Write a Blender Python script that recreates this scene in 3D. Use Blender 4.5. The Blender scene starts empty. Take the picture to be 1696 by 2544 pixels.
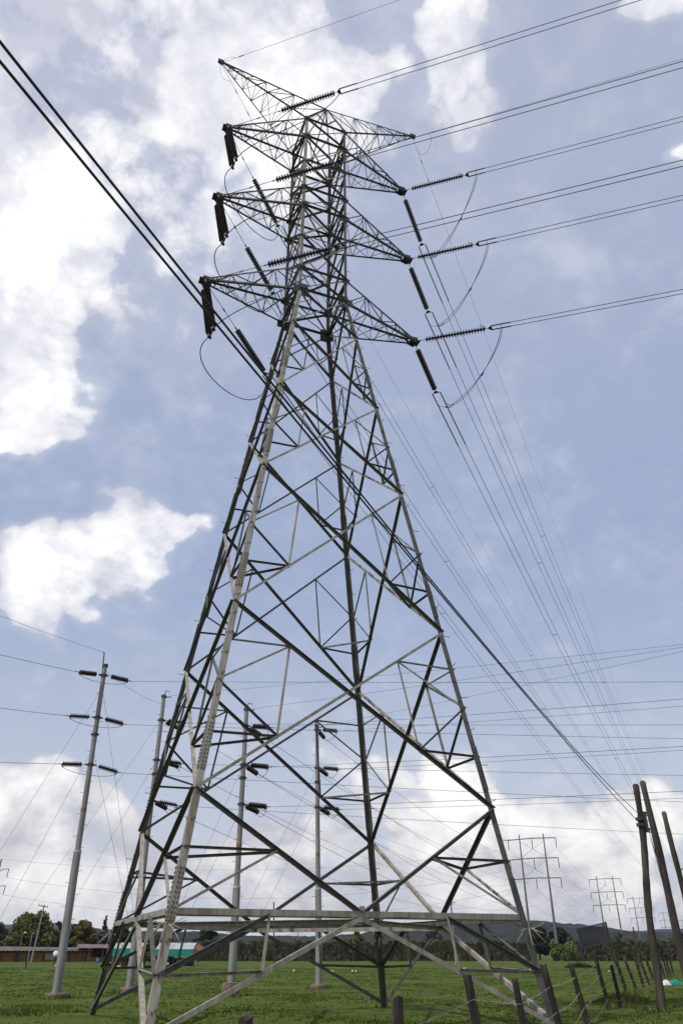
import bpy, math, random
from mathutils import Vector, Matrix, Quaternion
R = math.radians
V = Vector
random.seed(7)
scene = bpy.context.scene
COL = scene.collection

# ------------------------------------------------------------------ camera
EYE = V((0, 0, 1.6))
cam_d = bpy.data.cameras.new("camera")
cam = bpy.data.objects.new("camera", cam_d)
COL.objects.link(cam)
cam.location = EYE
PITCH = 0.5333
cam.rotation_euler = (math.pi / 2 + PITCH, 0, 0)
cam_d.sensor_fit = 'VERTICAL'
cam_d.sensor_height = 36.0
cam_d.sensor_width = 24.0
cam_d.lens = 36.0 * 1856.2 / 2544.0
cam_d.clip_start = 0.1
cam_d.clip_end = 12000
scene.camera = cam

# ------------------------------------------------------------------ sun, exposure
SUN_DIR = V((-0.80, -0.60, 0)).normalized()
SUN_EL = R(58)
sun_vec = SUN_DIR * math.cos(SUN_EL) + V((0, 0, math.sin(SUN_EL)))
sl = bpy.data.lights.new("sun", 'SUN')
sl.energy = 3.4
sl.angle = R(0.6)
sl.color = (1.0, 0.95, 0.87)
so = bpy.data.objects.new("sun", sl)
COL.objects.link(so)
so.rotation_mode = 'QUATERNION'
so.rotation_quaternion = sun_vec.to_track_quat('Z', 'Y')
so.location = (-40, -30, 60)
scene.view_settings.view_transform = 'Standard'
scene.view_settings.look = 'None'
scene.view_settings.exposure = 0.0
scene.view_settings.gamma = 1.0

# ------------------------------------------------------------------ world: Nishita sky with broken cumulus
# cloud masses: azimuth from +Y (deg, right positive), elevation (deg), radius (deg), weight
CLOUDS = [
    (-33.6, 47.5, 6.7, 0.95),
    (-31.4, 38.6, 4.9, 1.00),
    (-28.9, 44.2, 4.0, 0.90),
    (-26.9, 47.2, 2.4, 0.80),
    (-29.4, 34.5, 2.3, 0.85),
    (-26.5, 41.6, 2.2, 0.75),
    (-37.5, 55.9, 5.5, 0.62),
    (-31.3, 59.9, 5.7, 0.55),
    (-25.8, 56.9, 4.4, 0.50),
    (-30.1, 53.6, 3.8, 0.55),
    (-20.2, 53.5, 4.6, 0.42),
    (-16.0, 61.9, 4.4, 0.62),
    (-19.7, 59.1, 2.9, 0.85),
    (-13.3, 60.1, 3.4, 1.00),
    (-8.2, 61.2, 3.2, 1.05),
    (-2.6, 59.6, 3.2, 0.95),
    (-14.7, 57.6, 3.0, 0.95),
    (-8.6, 57.9, 3.5, 1.00),
    (0.7, 61.7, 2.9, 0.70),
    (-21.1, 57.4, 2.4, 0.75),
    (-7.2, 55.0, 3.1, 0.50),
    (-5.8, 64.0, 3.3, 0.80),
    (-13.8, 63.7, 2.8, 0.75),
    (16.6, 61.4, 2.8, 0.85),
    (16.5, 59.5, 2.1, 0.75),
    (14.0, 57.9, 1.9, 0.45),
    (39.7, 58.0, 1.4, 0.80),
    (36.9, 51.4, 1.1, 0.70),
    (-14.9, 50.6, 4.8, 0.38),
    (-20.4, 44.1, 4.0, 0.36),
    (-13.2, 41.7, 2.7, 0.34),
    (-16.5, 40.7, 2.3, 0.30),
    (6.8, 9.6, 2.8, 1.05),
    (10.0, 10.1, 2.8, 1.05),
    (3.8, 7.5, 3.1, 0.85),
    (12.8, 7.9, 2.9, 0.95),
    (16.0, 7.8, 2.6, 0.95),
    (17.8, 8.7, 1.6, 0.90),
    (20.6, 7.1, 2.9, 0.90),
    (8.5, 5.9, 4.1, 0.80),
    (14.6, 5.1, 4.1, 0.75),
    (23.2, 8.4, 1.7, 0.85),
    (-0.8, 4.2, 3.0, 0.65),
    (-6.3, 4.5, 3.0, 0.65),
    (18.9, 3.3, 3.6, 0.70),
    (4.7, 3.2, 4.1, 0.65),
    (10.9, 3.0, 3.6, 0.70),
    (-22.4, 10.0, 2.5, 1.05),
    (-20.1, 10.4, 2.1, 1.00),
    (-16.5, 9.4, 2.2, 0.90),
    (-20.6, 7.3, 3.3, 0.85),
    (-15.3, 7.0, 2.9, 0.75),
    (-11.1, 5.9, 3.0, 0.75),
    (-17.5, 4.3, 3.9, 0.70),
    (-11.6, 3.4, 3.7, 0.65),
    (-22.5, 4.6, 3.4, 0.75),
    (-4.0, 2.3, 3.5, 0.60),
    (-25.2, 24.2, 3.6, 1.00),
    (-24.4, 26.6, 2.2, 0.90),
    (-21.3, 25.0, 3.1, 1.00),
    (-18.0, 26.1, 3.2, 1.00),
    (-14.6, 26.8, 2.7, 1.00),
    (-12.0, 27.6, 1.9, 0.95),
    (-10.0, 28.1, 1.2, 0.70),
    (-19.5, 23.8, 2.8, 0.90),
    (-16.2, 24.8, 2.3, 0.90),
    (-22.6, 22.5, 2.5, 0.90),
]
world = bpy.data.worlds.new("World")
scene.world = world
world.use_nodes = True
world.cycles.sampling_method = 'MANUAL'
world.cycles.sample_map_resolution = 256
wt = world.node_tree
wt.nodes.clear()


def wn(kind, **kw):
    n = wt.nodes.new(kind)
    for k, v in kw.items():
        setattr(n, k, v)
    return n


def wl(a, b):
    wt.links.new(a, b)


def wmath(op, a, b=None, clamp=False):
    n = wn('ShaderNodeMath', operation=op, use_clamp=clamp)
    for i, v in enumerate((a, b)):
        if v is None:
            continue
        if isinstance(v, (int, float)):
            n.inputs[i].default_value = v
        else:
            wl(v, n.inputs[i])
    return n.outputs[0]


def wmap(v, a, b, c=0.0, d=1.0, kind='SMOOTHSTEP'):
    n = wn('ShaderNodeMapRange', interpolation_type=kind)
    wl(v, n.inputs['Value'])
    n.inputs['From Min'].default_value = a
    n.inputs['From Max'].default_value = b
    n.inputs['To Min'].default_value = c
    n.inputs['To Max'].default_value = d
    return n.outputs[0]


def wmix(f, a, b):
    n = wn('ShaderNodeMix', data_type='RGBA')
    if isinstance(f, float):
        n.inputs[0].default_value = f
    else:
        wl(f, n.inputs[0])
    for i, v in ((6, a), (7, b)):
        if isinstance(v, tuple):
            n.inputs[i].default_value = v
        else:
            wl(v, n.inputs[i])
    return n.outputs[2]


sky = wn('ShaderNodeTexSky', sky_type='NISHITA')
sky.sun_disc = False
sky.sun_elevation = SUN_EL
sky.sun_rotation = math.atan2(SUN_DIR.x, SUN_DIR.y)
sky.altitude = 2600
sky.air_density = 1.0
sky.dust_density = 1.2
sky.ozone_density = 1.0
tc = wn('ShaderNodeTexCoord')
dirv = tc.outputs['Generated']
nrm = wn('ShaderNodeVectorMath', operation='NORMALIZE')
wl(dirv, nrm.inputs[0])
dvec = nrm.outputs[0]
sep = wn('ShaderNodeSeparateXYZ')
wl(dvec, sep.inputs[0])
# noise domain: squash towards the horizon so that far clouds flatten
scl = wn('ShaderNodeVectorMath', operation='MULTIPLY')
wl(dvec, scl.inputs[0])
scl.inputs[1].default_value = (1, 1, 1.35)


def wnoise(scale, detail, rough, off=(0, 0, 0), dist=0.0):
    m = wn('ShaderNodeVectorMath', operation='ADD')
    wl(scl.outputs[0], m.inputs[0])
    m.inputs[1].default_value = off
    n = wn('ShaderNodeTexNoise')
    n.inputs['Scale'].default_value = scale
    n.inputs['Detail'].default_value = detail
    n.inputs['Roughness'].default_value = rough
    n.inputs['Distortion'].default_value = dist
    wl(m.outputs[0], n.inputs['Vector'])
    return n.outputs['Fac']


# warp the directions a little so that the cloud masses get ragged outlines
wsum = None
for sc_, amp_ in ((4.0, 0.20), (11.0, 0.10), (27.0, 0.045)):
    wv = wn('ShaderNodeTexNoise')
    wv.inputs['Scale'].default_value = sc_
    wv.inputs['Detail'].default_value = 1
    wl(scl.outputs[0], wv.inputs['Vector'])
    sub = wn('ShaderNodeVectorMath', operation='SUBTRACT')
    wl(wv.outputs['Color'], sub.inputs[0])
    sub.inputs[1].default_value = (0.5, 0.5, 0.5)
    sc2 = wn('ShaderNodeVectorMath', operation='SCALE')
    wl(sub.outputs[0], sc2.inputs[0])
    sc2.inputs['Scale'].default_value = amp_
    ad = wn('ShaderNodeVectorMath', operation='ADD')
    wl(dvec if wsum is None else wsum, ad.inputs[0])
    wl(sc2.outputs[0], ad.inputs[1])
    wsum = ad.outputs[0]
wnrm = wn('ShaderNodeVectorMath', operation='NORMALIZE')
wl(wsum, wnrm.inputs[0])
wdir = wnrm.outputs[0]
acc = None
for az, el, rad, w in CLOUDS:
    d = V((math.sin(R(az)) * math.cos(R(el)), math.cos(R(az)) * math.cos(R(el)), math.sin(R(el))))
    dn = wn('ShaderNodeVectorMath', operation='DOT_PRODUCT')
    wl(wdir, dn.inputs[0])
    dn.inputs[1].default_value = d
    m = wmap(dn.outputs['Value'], math.cos(R(rad * 1.45)), math.cos(R(rad * 0.15)), 0.0, w)
    acc = m if acc is None else wmath('MAXIMUM', acc, m)
n1 = wnoise(5.5, 6, 0.60, (3.1, 1.7, 0.4), 0.35)
n2 = wnoise(2.3, 1, 0.5, (9.0, 2.0, 5.0))
# clouds also outside of the picture, so that the sky lights the place evenly
behind = wmap(n2, 0.48, 0.66, 0.0, 0.6)
front = wmap(sep.outputs['Y'], -0.25, 0.15, 0.0, 1.0)
generic = wmath('MULTIPLY', behind, wmath('SUBTRACT', 1.0, front))
acc = wmath('MAXIMUM', acc, generic)
# a low bank of cloud all round the horizon
bank = wmap(sep.outputs['Z'], 0.02, 0.20, 0.46, 0.0)
acc = wmath('MAXIMUM', acc, bank)
n1b = wnoise(19.0, 5, 0.62, (1.3, 4.1, 2.2), 0.2)
dens = wmath('ADD', acc, wmath('ADD', wmath('MULTIPLY', wmath('SUBTRACT', n1, 0.5), 1.15), wmath('MULTIPLY', wmath('SUBTRACT', n1b, 0.5), 0.95)))
cover = wmap(dens, 0.29, 0.62)
thin = wmap(dens, -0.15, 0.45, 0.0, 0.34)
veil = wmath('MAXIMUM', cover, thin)
# shading inside the cloud: bright billows, grey-lilac hollows and bellies
n3 = wnoise(7.5, 5, 0.60, (3.15, 1.74, 0.31), 0.3)
n4 = wnoise(15.0, 4, 0.58, (5.2, 0.7, 1.9), 0.25)
shade = wmath('ADD', wmath('MULTIPLY', wmap(n3, 0.36, 0.62), 0.55), wmath('ADD', wmath('MULTIPLY', wmap(n4, 0.36, 0.62), 0.36), wmap(dens, 0.35, 1.15, -0.32, 0.30)))
hor = wmap(sep.outputs['Z'], 0.0, 0.40)
cl_lo = wmix(hor, (5.3, 5.35, 5.9, 1), (6.1, 6.3, 7.4, 1))
cl_hi = wmix(hor, (10.2, 10.0, 9.8, 1), (11.3, 11.3, 11.3, 1))
ccol = wmix(wmath('MULTIPLY', shade, 1.0, True), cl_lo, cl_hi)
el1 = wmap(sep.outputs['Z'], 0.05, 0.45)
el2 = wmap(sep.outputs['Z'], 0.45, 0.90)
pale = wmix(el2, wmix(el1, (6.3, 6.7, 7.7, 1), (4.1, 4.98, 7.0, 1)), (5.15, 5.6, 7.35, 1))
clear = wmix(0.80, sky.outputs[0], pale)
final = wmix(veil, clear, ccol)
bg = wn('ShaderNodeBackground')
bg.inputs['Strength'].default_value = 0.1
wl(final, bg.inputs['Color'])
wo = wn('ShaderNodeOutputWorld')
wl(bg.outputs[0], wo.inputs['Surface'])


# ------------------------------------------------------------------ materials
def mat(name, base, rough=0.7, metal=0.0, var=None, scale=6.0, detail=6, bump=0.0, bscale=None,
        stretch=(1, 1, 1), spec=0.5, var2=None, scale2=1.0, coords='Object', lo=0.35, hi=0.65):
    m = bpy.data.materials.new(name)
    m.use_nodes = True
    nt = m.node_tree
    b = nt.nodes['Principled BSDF']
    b.inputs['Roughness'].default_value = rough
    b.inputs['Metallic'].default_value = metal
    b.inputs['Specular IOR Level'].default_value = spec
    b.inputs['Base Color'].default_value = (*base, 1)
    if var or bump:
        t = nt.nodes.new('ShaderNodeTexCoord')
        mp = nt.nodes.new('ShaderNodeMapping')
        mp.inputs['Scale'].default_value = stretch
        nt.links.new(t.outputs[coords], mp.inputs['Vector'])
    if var:
        n = nt.nodes.new('ShaderNodeTexNoise')
        n.inputs['Scale'].default_value = scale
        n.inputs['Detail'].default_value = detail
        n.inputs['Roughness'].default_value = 0.62
        nt.links.new(mp.outputs[0], n.inputs['Vector'])
        r = nt.nodes.new('ShaderNodeMapRange')
        r.inputs['From Min'].default_value = lo
        r.inputs['From Max'].default_value = hi
        nt.links.new(n.outputs['Fac'], r.inputs['Value'])
        mx = nt.nodes.new('ShaderNodeMix')
        mx.data_type = 'RGBA'
        mx.inputs[6].default_value = (*base, 1)
        mx.inputs[7].default_value = (*var, 1)
        nt.links.new(r.outputs[0], mx.inputs[0])
        out = mx.outputs[2]
        if var2:
            n2_ = nt.nodes.new('ShaderNodeTexNoise')
            n2_.inputs['Scale'].default_value = scale2
            n2_.inputs['Detail'].default_value = 5
            nt.links.new(mp.outputs[0], n2_.inputs['Vector'])
            r2 = nt.nodes.new('ShaderNodeMapRange')
            r2.inputs['From Min'].default_value = 0.48
            r2.inputs['From Max'].default_value = 0.68
            nt.links.new(n2_.outputs['Fac'], r2.inputs['Value'])
            mx2 = nt.nodes.new('ShaderNodeMix')
            mx2.data_type = 'RGBA'
            nt.links.new(r2.outputs[0], mx2.inputs[0])
            nt.links.new(out, mx2.inputs[6])
            mx2.inputs[7].default_value = (*var2, 1)
            out = mx2.outputs[2]
        nt.links.new(out, b.inputs['Base Color'])
    if bump:
        bn = nt.nodes.new('ShaderNodeTexNoise')
        bn.inputs['Scale'].default_value = bscale or scale
        bn.inputs['Detail'].default_value = 6
        nt.links.new(mp.outputs[0], bn.inputs['Vector'])
        bp = nt.nodes.new('ShaderNodeBump')
        bp.inputs['Strength'].default_value = bump
        bp.inputs['Distance'].default_value = 0.05
        nt.links.new(bn.outputs['Fac'], bp.inputs['Height'])
        nt.links.new(bp.outputs[0], b.inputs['Normal'])
    return m


def leaf_mat(name, base, var, scale=0.35):
    m = mat(name, base, rough=0.75, var=var, scale=scale, detail=3, spec=0.25)
    nt = m.node_tree
    b = nt.nodes['Principled BSDF']
    tr = nt.nodes.new('ShaderNodeBsdfTranslucent')
    src = b.inputs['Base Color'].links[0].from_socket
    nt.links.new(src, tr.inputs['Color'])
    mx = nt.nodes.new('ShaderNodeMixShader')
    mx.inputs[0].default_value = 0.25
    out = nt.nodes['Material Output']
    nt.links.new(b.outputs[0], mx.inputs[1])
    nt.links.new(tr.outputs[0], mx.inputs[2])
    nt.links.new(mx.outputs[0], out.inputs['Surface'])
    return m


M = {}
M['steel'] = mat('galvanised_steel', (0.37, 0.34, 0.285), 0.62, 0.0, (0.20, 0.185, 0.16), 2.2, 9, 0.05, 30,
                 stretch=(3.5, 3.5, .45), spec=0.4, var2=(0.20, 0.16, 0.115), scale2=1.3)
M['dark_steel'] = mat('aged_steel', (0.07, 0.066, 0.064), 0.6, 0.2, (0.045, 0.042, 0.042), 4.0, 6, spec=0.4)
M['shaded'] = mat('shaded_steel', (0.125, 0.119, 0.107), 0.6, 0.0, (0.058, 0.056, 0.052), 2.2, 9, 0.05, 30,
                stretch=(3.5, 3.5, .45), spec=0.4, var2=(0.095, 0.070, 0.050), scale2=1.5)  # darker copy of the steel: shade put into the colour, with rust streaks
M['bolt'] = mat('bolt_steel', (0.05, 0.045, 0.04), 0.6, 0.3, (0.09, 0.07, 0.05), 9.0)
M['porcelain'] = mat('brown_porcelain', (0.020, 0.012, 0.012), 0.18, 0.0, (0.035, 0.017, 0.015), 9.0, spec=0.6)
M['wire'] = mat('conductor_aluminium', (0.13, 0.13, 0.135), 0.55, 0.4, (0.08, 0.08, 0.085), 5.0)
M['cable'] = mat('black_cable', (0.02, 0.02, 0.022), 0.6, 0.0, (0.03, 0.03, 0.03), 8.0)
M['guy'] = mat('guy_strand', (0.22, 0.22, 0.22), 0.5, 0.4, (0.14, 0.14, 0.14), 5.0)
M['pole'] = mat('grey_pole_paint', (0.29, 0.29, 0.285), 0.65, 0.1, (0.20, 0.20, 0.20), 2.0, 8, 0.04, 20,
                stretch=(2.5, 2.5, .35), var2=(0.20, 0.17, 0.145), scale2=2.0)
M['pole_ring'] = mat('pale_collar', (0.5, 0.5, 0.48), 0.6, 0.0, (0.38, 0.37, 0.35), 6.0)
M['frame_pole'] = mat('weathered_pole', (0.17, 0.17, 0.17), 0.7, 0.1, (0.12, 0.12, 0.12), 1.0, 6)
M['orange'] = mat('orange_band', (0.30, 0.13, 0.03), 0.7, 0.0, (0.3, 0.1, 0.02), 5.0)
M['concrete'] = mat('footing_concrete', (0.22, 0.15, 0.12), 0.95, 0.0, (0.11, 0.075, 0.065), 4.0, 8, 0.5, 9)
M['post'] = mat('weathered_post', (0.032, 0.025, 0.021), 0.95, 0.0, (0.012, 0.010, 0.009), 7.0, 8, 0.9, 16,
                stretch=(1, 1, 0.16), var2=(0.145, 0.125, 0.105), scale2=4.0)
M['timber'] = mat('pole_timber', (0.052, 0.041, 0.034), 0.92, 0.0, (0.017, 0.014, 0.013), 4.0, 9, 0.8, 10,
                  stretch=(1, 1, 0.12), var2=(0.105, 0.082, 0.062), scale2=2.2)
M['barb'] = mat('barbed_wire_zinc', (0.36, 0.31, 0.25), 0.6, 0.3, (0.20, 0.12, 0.07), 3.0)
M['roof'] = mat('corrugated_roof', (0.10, 0.075, 0.068), 0.85, 0.0, (0.19, 0.145, 0.13), 0.8, 8, var2=(0.07, 0.045, 0.04), scale2=0.5)
M['yellow'] = mat('ochre_wall', (0.22, 0.105, 0.022), 0.9, 0.0, (0.13, 0.06, 0.018), 1.2, 6)
M['brick'] = mat('red_brick', (0.20, 0.055, 0.04), 0.9, 0.0, (0.12, 0.035, 0.03), 2.0, 6)
M['dark_wood'] = mat('shed_timber', (0.07, 0.045, 0.035), 0.9, 0.0, (0.035, 0.025, 0.02), 2.0)
M['white_cloth'] = mat('white_sheet', (0.36, 0.38, 0.38), 0.8, 0.0, (0.27, 0.29, 0.29), 0.8, 5)
M['green_cloth'] = mat('green_shade_cloth', (0.005, 0.24, 0.19), 0.85, 0.0, (0.004, 0.17, 0.14), 1.0, 5)
M['white'] = mat('white_paint', (0.75, 0.75, 0.73), 0.6, 0.0, (0.6, 0.6, 0.58), 3.0)
M['blue'] = mat('blue_plastic', (0.05, 0.17, 0.42), 0.5, 0.0, (0.04, 0.12, 0.33), 3.0)
M['sign'] = mat('dull_sheet', (0.038, 0.040, 0.044), 0.8, 0.0, (0.055, 0.057, 0.060), 1.6, 6)
_nt = M['sign'].node_tree
_tb = _nt.nodes.new('ShaderNodeBsdfTransparent')
_mx = _nt.nodes.new('ShaderNodeMixShader')
_mx.inputs[0].default_value = 0.42
_nt.links.new(_nt.nodes['Principled BSDF'].outputs[0], _mx.inputs[1])
_nt.links.new(_tb.outputs[0], _mx.inputs[2])
_nt.links.new(_mx.outputs[0], _nt.nodes['Material Output'].inputs['Surface'])
M['litter'] = mat('scrap_paper', (0.66, 0.64, 0.58), 0.8, 0.0, (0.45, 0.40, 0.32), 6.0)
M['bark'] = mat('tree_bark', (0.075, 0.055, 0.042), 0.95, 0.0, (0.04, 0.03, 0.025), 3.0, 6, 0.5, 6)
M['leaf_olive'] = leaf_mat('olive_leaves', (0.065, 0.080, 0.018), (0.135, 0.130, 0.028))
M['leaf_yellow'] = leaf_mat('yellowing_leaves', (0.085, 0.080, 0.020), (0.16, 0.125, 0.03))
M['leaf_dark'] = leaf_mat('dark_leaves', (0.014, 0.024, 0.014), (0.035, 0.046, 0.022))
M['leaf_pine'] = leaf_mat('pine_needles', (0.012, 0.020, 0.015), (0.026, 0.036, 0.022))
M['leaf_bush'] = leaf_mat('bright_leaves', (0.085, 0.125, 0.028), (0.145, 0.175, 0.045))
M['leaf_reed'] = leaf_mat('reed_leaves', (0.070, 0.080, 0.038), (0.170, 0.160, 0.088), 0.5)
M['leaf_grey'] = leaf_mat('grey_green_leaves', (0.040, 0.050, 0.033), (0.075, 0.082, 0.050))


# ------------------------------------------------------------------ mesh helpers
class MB:
    def __init__(self):
        self.v = []
        self.f = []
        self.smooth = False

    def add(self, vs, fs):
        o = len(self.v)
        self.v.extend([tuple(x) for x in vs])
        self.f.extend([tuple(i + o for i in q) for q in fs])

    def frame_box(self, c, ax, ay, az):
        """box with centre c and half-axis vectors"""
        c = V(c)
        vs = [c + sx * ax + sy * ay + sz * az for sz in (-1, 1) for sy in (-1, 1) for sx in (-1, 1)]
        self.add(vs, [(0, 2, 3, 1), (4, 5, 7, 6), (0, 1, 5, 4), (2, 6, 7, 3), (0, 4, 6, 2), (1, 3, 7, 5)])

    def box(self, c, hx, hy, hz, rz=0.0):
        cs, sn = math.cos(rz), math.sin(rz)
        self.frame_box(c, V((cs * hx, sn * hx, 0)), V((-sn * hy, cs * hy, 0)), V((0, 0, hz)))

    def angle(self, p0, p1, n, w, t=None, out=1, flip=1):
        """L-section from p0 to p1: one leg lies in the face whose outer normal is n,
        the other stands out along n*out from the edge at flip"""
        p0, p1, n = V(p0), V(p1), V(n)
        a = (p1 - p0)
        L = a.length
        if L < 1e-4:
            return
        a /= L
        n = (n - a * n.dot(a)).normalized()
        b = n.cross(a)
        if b.z < 0:
            b = -b
        t = t or max(0.006, w * 0.11)
        mid = (p0 + p1) / 2
        self.frame_box(mid, a * (L / 2), b * (w / 2), n * (t / 2))
        self.frame_box(mid + b * (flip * (w / 2 - t / 2)) + n * (out * (t / 2 + w / 2)), a * (L / 2), b * (t / 2), n * (w / 2))

    def tube(self, pts, r, sides=6, cap=True):
        pts = [V(q) for q in pts]
        n = len(pts)
        rs = r if isinstance(r, (list, tuple)) else [r] * n
        up = V((0, 0, 1))
        base = len(self.v)
        prev = None
        for i, q in enumerate(pts):
            d = (pts[min(i + 1, n - 1)] - pts[max(i - 1, 0)]).normalized()
            x = prev - d * prev.dot(d) if prev is not None else d.cross(up if abs(d.z) < 0.9 else V((1, 0, 0)))
            x.normalize()
            prev = x
            y = d.cross(x)
            for k in range(sides):
                a = 2 * math.pi * k / sides
                self.v.append(tuple(q + (x * math.cos(a) + y * math.sin(a)) * rs[i]))
        for i in range(n - 1):
            for k in range(sides):
                k2 = (k + 1) % sides
                a = base + i * sides
                self.f.append((a + k, a + k2, a + sides + k2, a + sides + k))
        if cap:
            self.f.append(tuple(base + k for k in reversed(range(sides))))
            self.f.append(tuple(base + (n - 1) * sides + k for k in range(sides)))

    def lathe(self, prof, sides=12, axis=None, org=None):
        """prof: (radius, height) list along +Z"""
        base = len(self.v)
        for r, z in prof:
            for k in range(sides):
                a = 2 * math.pi * k / sides
                self.v.append((r * math.cos(a), r * math.sin(a), z))
        for i in range(len(prof) - 1):
            for k in range(sides):
                k2 = (k + 1) % sides
                a = base + i * sides
                self.f.append((a + k, a + k2, a + sides + k2, a + sides + k))
        self.f.append(tuple(base + k for k in reversed(range(sides))))
        self.f.append(tuple(base + (len(prof) - 1) * sides + k for k in range(sides)))

    def quad(self, a, b, c, d):
        self.add([a, b, c, d], [(0, 1, 2, 3)])

    def build(self, name, m, parent=None, org=None, smooth=False):
        me = bpy.data.meshes.new(name)
        vs = self.v
        if org is not None:
            ox, oy, oz = org
            vs = [(x - ox, y - oy, z - oz) for x, y, z in vs]
        me.from_pydata(vs, [], self.f)
        me.materials.append(m)
        if smooth:
            me.polygons.foreach_set('use_smooth', [len(q) <= 4 for q in self.f])
            capkeys = {k for p in me.polygons if len(p.vertices) > 4 for k in p.edge_keys}
            for e in me.edges:
                if tuple(sorted(e.vertices)) in capkeys:
                    e.use_edge_sharp = True
        me.update()
        o = bpy.data.objects.new(name, me)
        COL.objects.link(o)
        if parent is not None:
            o.parent = parent
        elif org is not None:
            o.location = org
        return o


def tag(o, label, cat, group=None, kind=None):
    if label:
        o['label'] = label
    if cat:
        o['category'] = cat
    if group:
        o['group'] = group
    if kind:
        o['kind'] = kind
    return o


def thing(name, label, cat, loc=(0, 0, 0), group=None):
    o = bpy.data.objects.new(name, None)
    o.empty_display_size = 0.3
    COL.objects.link(o)
    o.location = loc
    return tag(o, label, cat, group)


def copy_thing(root, label=None):
    r = root.copy()
    COL.objects.link(r)
    if label:
        r['label'] = label
    for ch in list(root.children):
        c = ch.copy()
        COL.objects.link(c)
        c.parent = r
        for g in ch.children:
            d = g.copy()
            COL.objects.link(d)
            d.parent = c
    return r


def azv(deg):
    return V((math.cos(R(deg)), math.sin(R(deg)), 0))


def lerp(a, b, t):
    return V(a) * (1 - t) + V(b) * t


HAZE = 0.00007

# ------------------------------------------------------------------ the ground
def ground_h(x, y):
    d = math.hypot(x, y)
    h = 0.05 * math.sin(x * 0.31 + 1.3) * math.sin(y * 0.23) + 0.035 * math.sin(x * 0.83 + y * 0.57)
    h *= min(1.0, max(0.0, (d - 6) / 10)) * max(0.0, 1 - d / 190)
    return h


def build_ground():
    mb = MB()
    ys = []
    y = -60.0
    while y < 4500:
        ys.append(y)
        y += 1.2 if -1 < y < 70 else (4 if y < 220 else (30 if y < 700 else 380))
    xs = []
    x = -4100.0
    while x < 4100:
        xs.append(x)
        ax = abs(x + 0.01)
        x += 1.4 if ax < 36 else (6 if ax < 150 else (40 if ax < 500 else 400))
    nx = len(xs)
    for yy in ys:
        for xx in xs:
            mb.v.append((xx, yy, ground_h(xx, yy)))
    for j in range(len(ys) - 1):
        for i in range(nx - 1):
            a = j * nx + i
            mb.f.append((a, a + 1, a + nx + 1, a + nx))
    m = mat('pasture_grass', (0.036, 0.064, 0.007), 0.95, 0.0, (0.074, 0.098, 0.012), 0.32, 10, 0.5, 3.0, spec=0.1,
            var2=(0.082, 0.092, 0.020), scale2=0.14, lo=0.38, hi=0.62)
    o = mb.build('ground', m, smooth=True)
    o['kind'] = 'structure'


build_ground()


FEET = [(-9.6, 26.4), (-11.9, 37.2), (-9.9, 41.2), (-4.75, 38.2), (-1.2, 46.8), (1.45, 30.3), (5.0, 21.3), (10.2, 28.6), (9.1, 30.5), (9.7, 30.9), (12.4, 38.6), (13.8, 41.2), (5.8, 21.0)]


def build_grass():
    """short pasture tufts, one countless mass"""
    rnd = random.Random(3)
    mb = MB()
    n = 0
    from mathutils import noise as mn
    while n < 44000:
        y = 9 + 100 * rnd.random() ** 1.7
        x = (rnd.random() - 0.5) * 1.05 * y
        k = mn.noise(V((x * .35, y * .22, 0))) + .6 * mn.noise(V((x * 1.1, y * .8, 4.0)))
        if rnd.random() > 0.45 + 0.8 * k:
            continue
        n += 1
        h = (0.02 + 0.045 * rnd.random()) * (1 + .8 * max(0, k)) + (.08 * rnd.random() if rnd.random() < .04 else 0)
        if any((x - fx) ** 2 + (y - fy) ** 2 < .55 for fx, fy in FEET):
            h += .22 * rnd.random()
        g = ground_h(x, y) - 0.01
        for _ in range(3):
            a = rnd.random() * 6.283
            lean = 0.9 * h * rnd.random()
            w = 0.012 + 0.0005 * y + 0.008 * rnd.random()
            px, py = x + rnd.uniform(-.12, .12), y + rnd.uniform(-.12, .12)
            c, s = math.cos(a), math.sin(a)
            b = rnd.random() * 6.283
            tx, ty = px + lean * math.cos(b), py + lean * math.sin(b)
            mb.add([(px - c * w, py - s * w, g), (px + c * w, py + s * w, g), (tx, ty, g + h)], [(0, 1, 2)])
    m = leaf_mat('grass_blades', (0.070, 0.110, 0.013), (0.108, 0.138, 0.024), 0.3)
    o = mb.build('pasture_grass', m)
    tag(o, 'short green tufts of pasture grass round the pylon feet', 'grass', kind='stuff')


build_grass()


# ------------------------------------------------------------------ hills
def hill(name, prof, y0, depth, seed, m):
    """ridge following (x, height) points, with a rough wooded skyline"""
    rnd = random.Random(seed)
    mb = MB()
    nx, ny = 240, 14
    x0, x1 = prof[0][0], prof[-1][0]
    ph = [(rnd.uniform(.004, .05), rnd.random() * 6.28, rnd.random()) for _ in range(14)]

    def hh(x):
        for (a, ha), (b, hb) in zip(prof, prof[1:]):
            if a <= x <= b:
                t = (x - a) / (b - a)
                t = t * t * (3 - 2 * t)
                return ha + (hb - ha) * t
        return prof[-1][1]
    for j in range(ny):
        t = j / (ny - 1)
        for i in range(nx):
            x = x0 + (x1 - x0) * i / (nx - 1)
            y = y0 + depth * t + 40 * math.sin(x * 0.006)
            e = math.sin(min(1.0, t * 1.35) * math.pi / 2) if t < 0.75 else 1 - (t - .75) * 1.2
            bump = sum(a * math.sin(f * (x + 0.8 * y * a) + p) for f, p, a in ph) * 0.35 + rnd.uniform(-1.0, 1.0)
            mb.v.append((x, y, max(-2, hh(x) * e + bump * (0.2 + e))))
    for j in range(ny - 1):
        for i in range(nx - 1):
            a = j * nx + i
            mb.f.append((a, a + 1, a + nx + 1, a + nx))
    o = mb.build(name, m, smooth=True)
    o['kind'] = 'structure'


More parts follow.
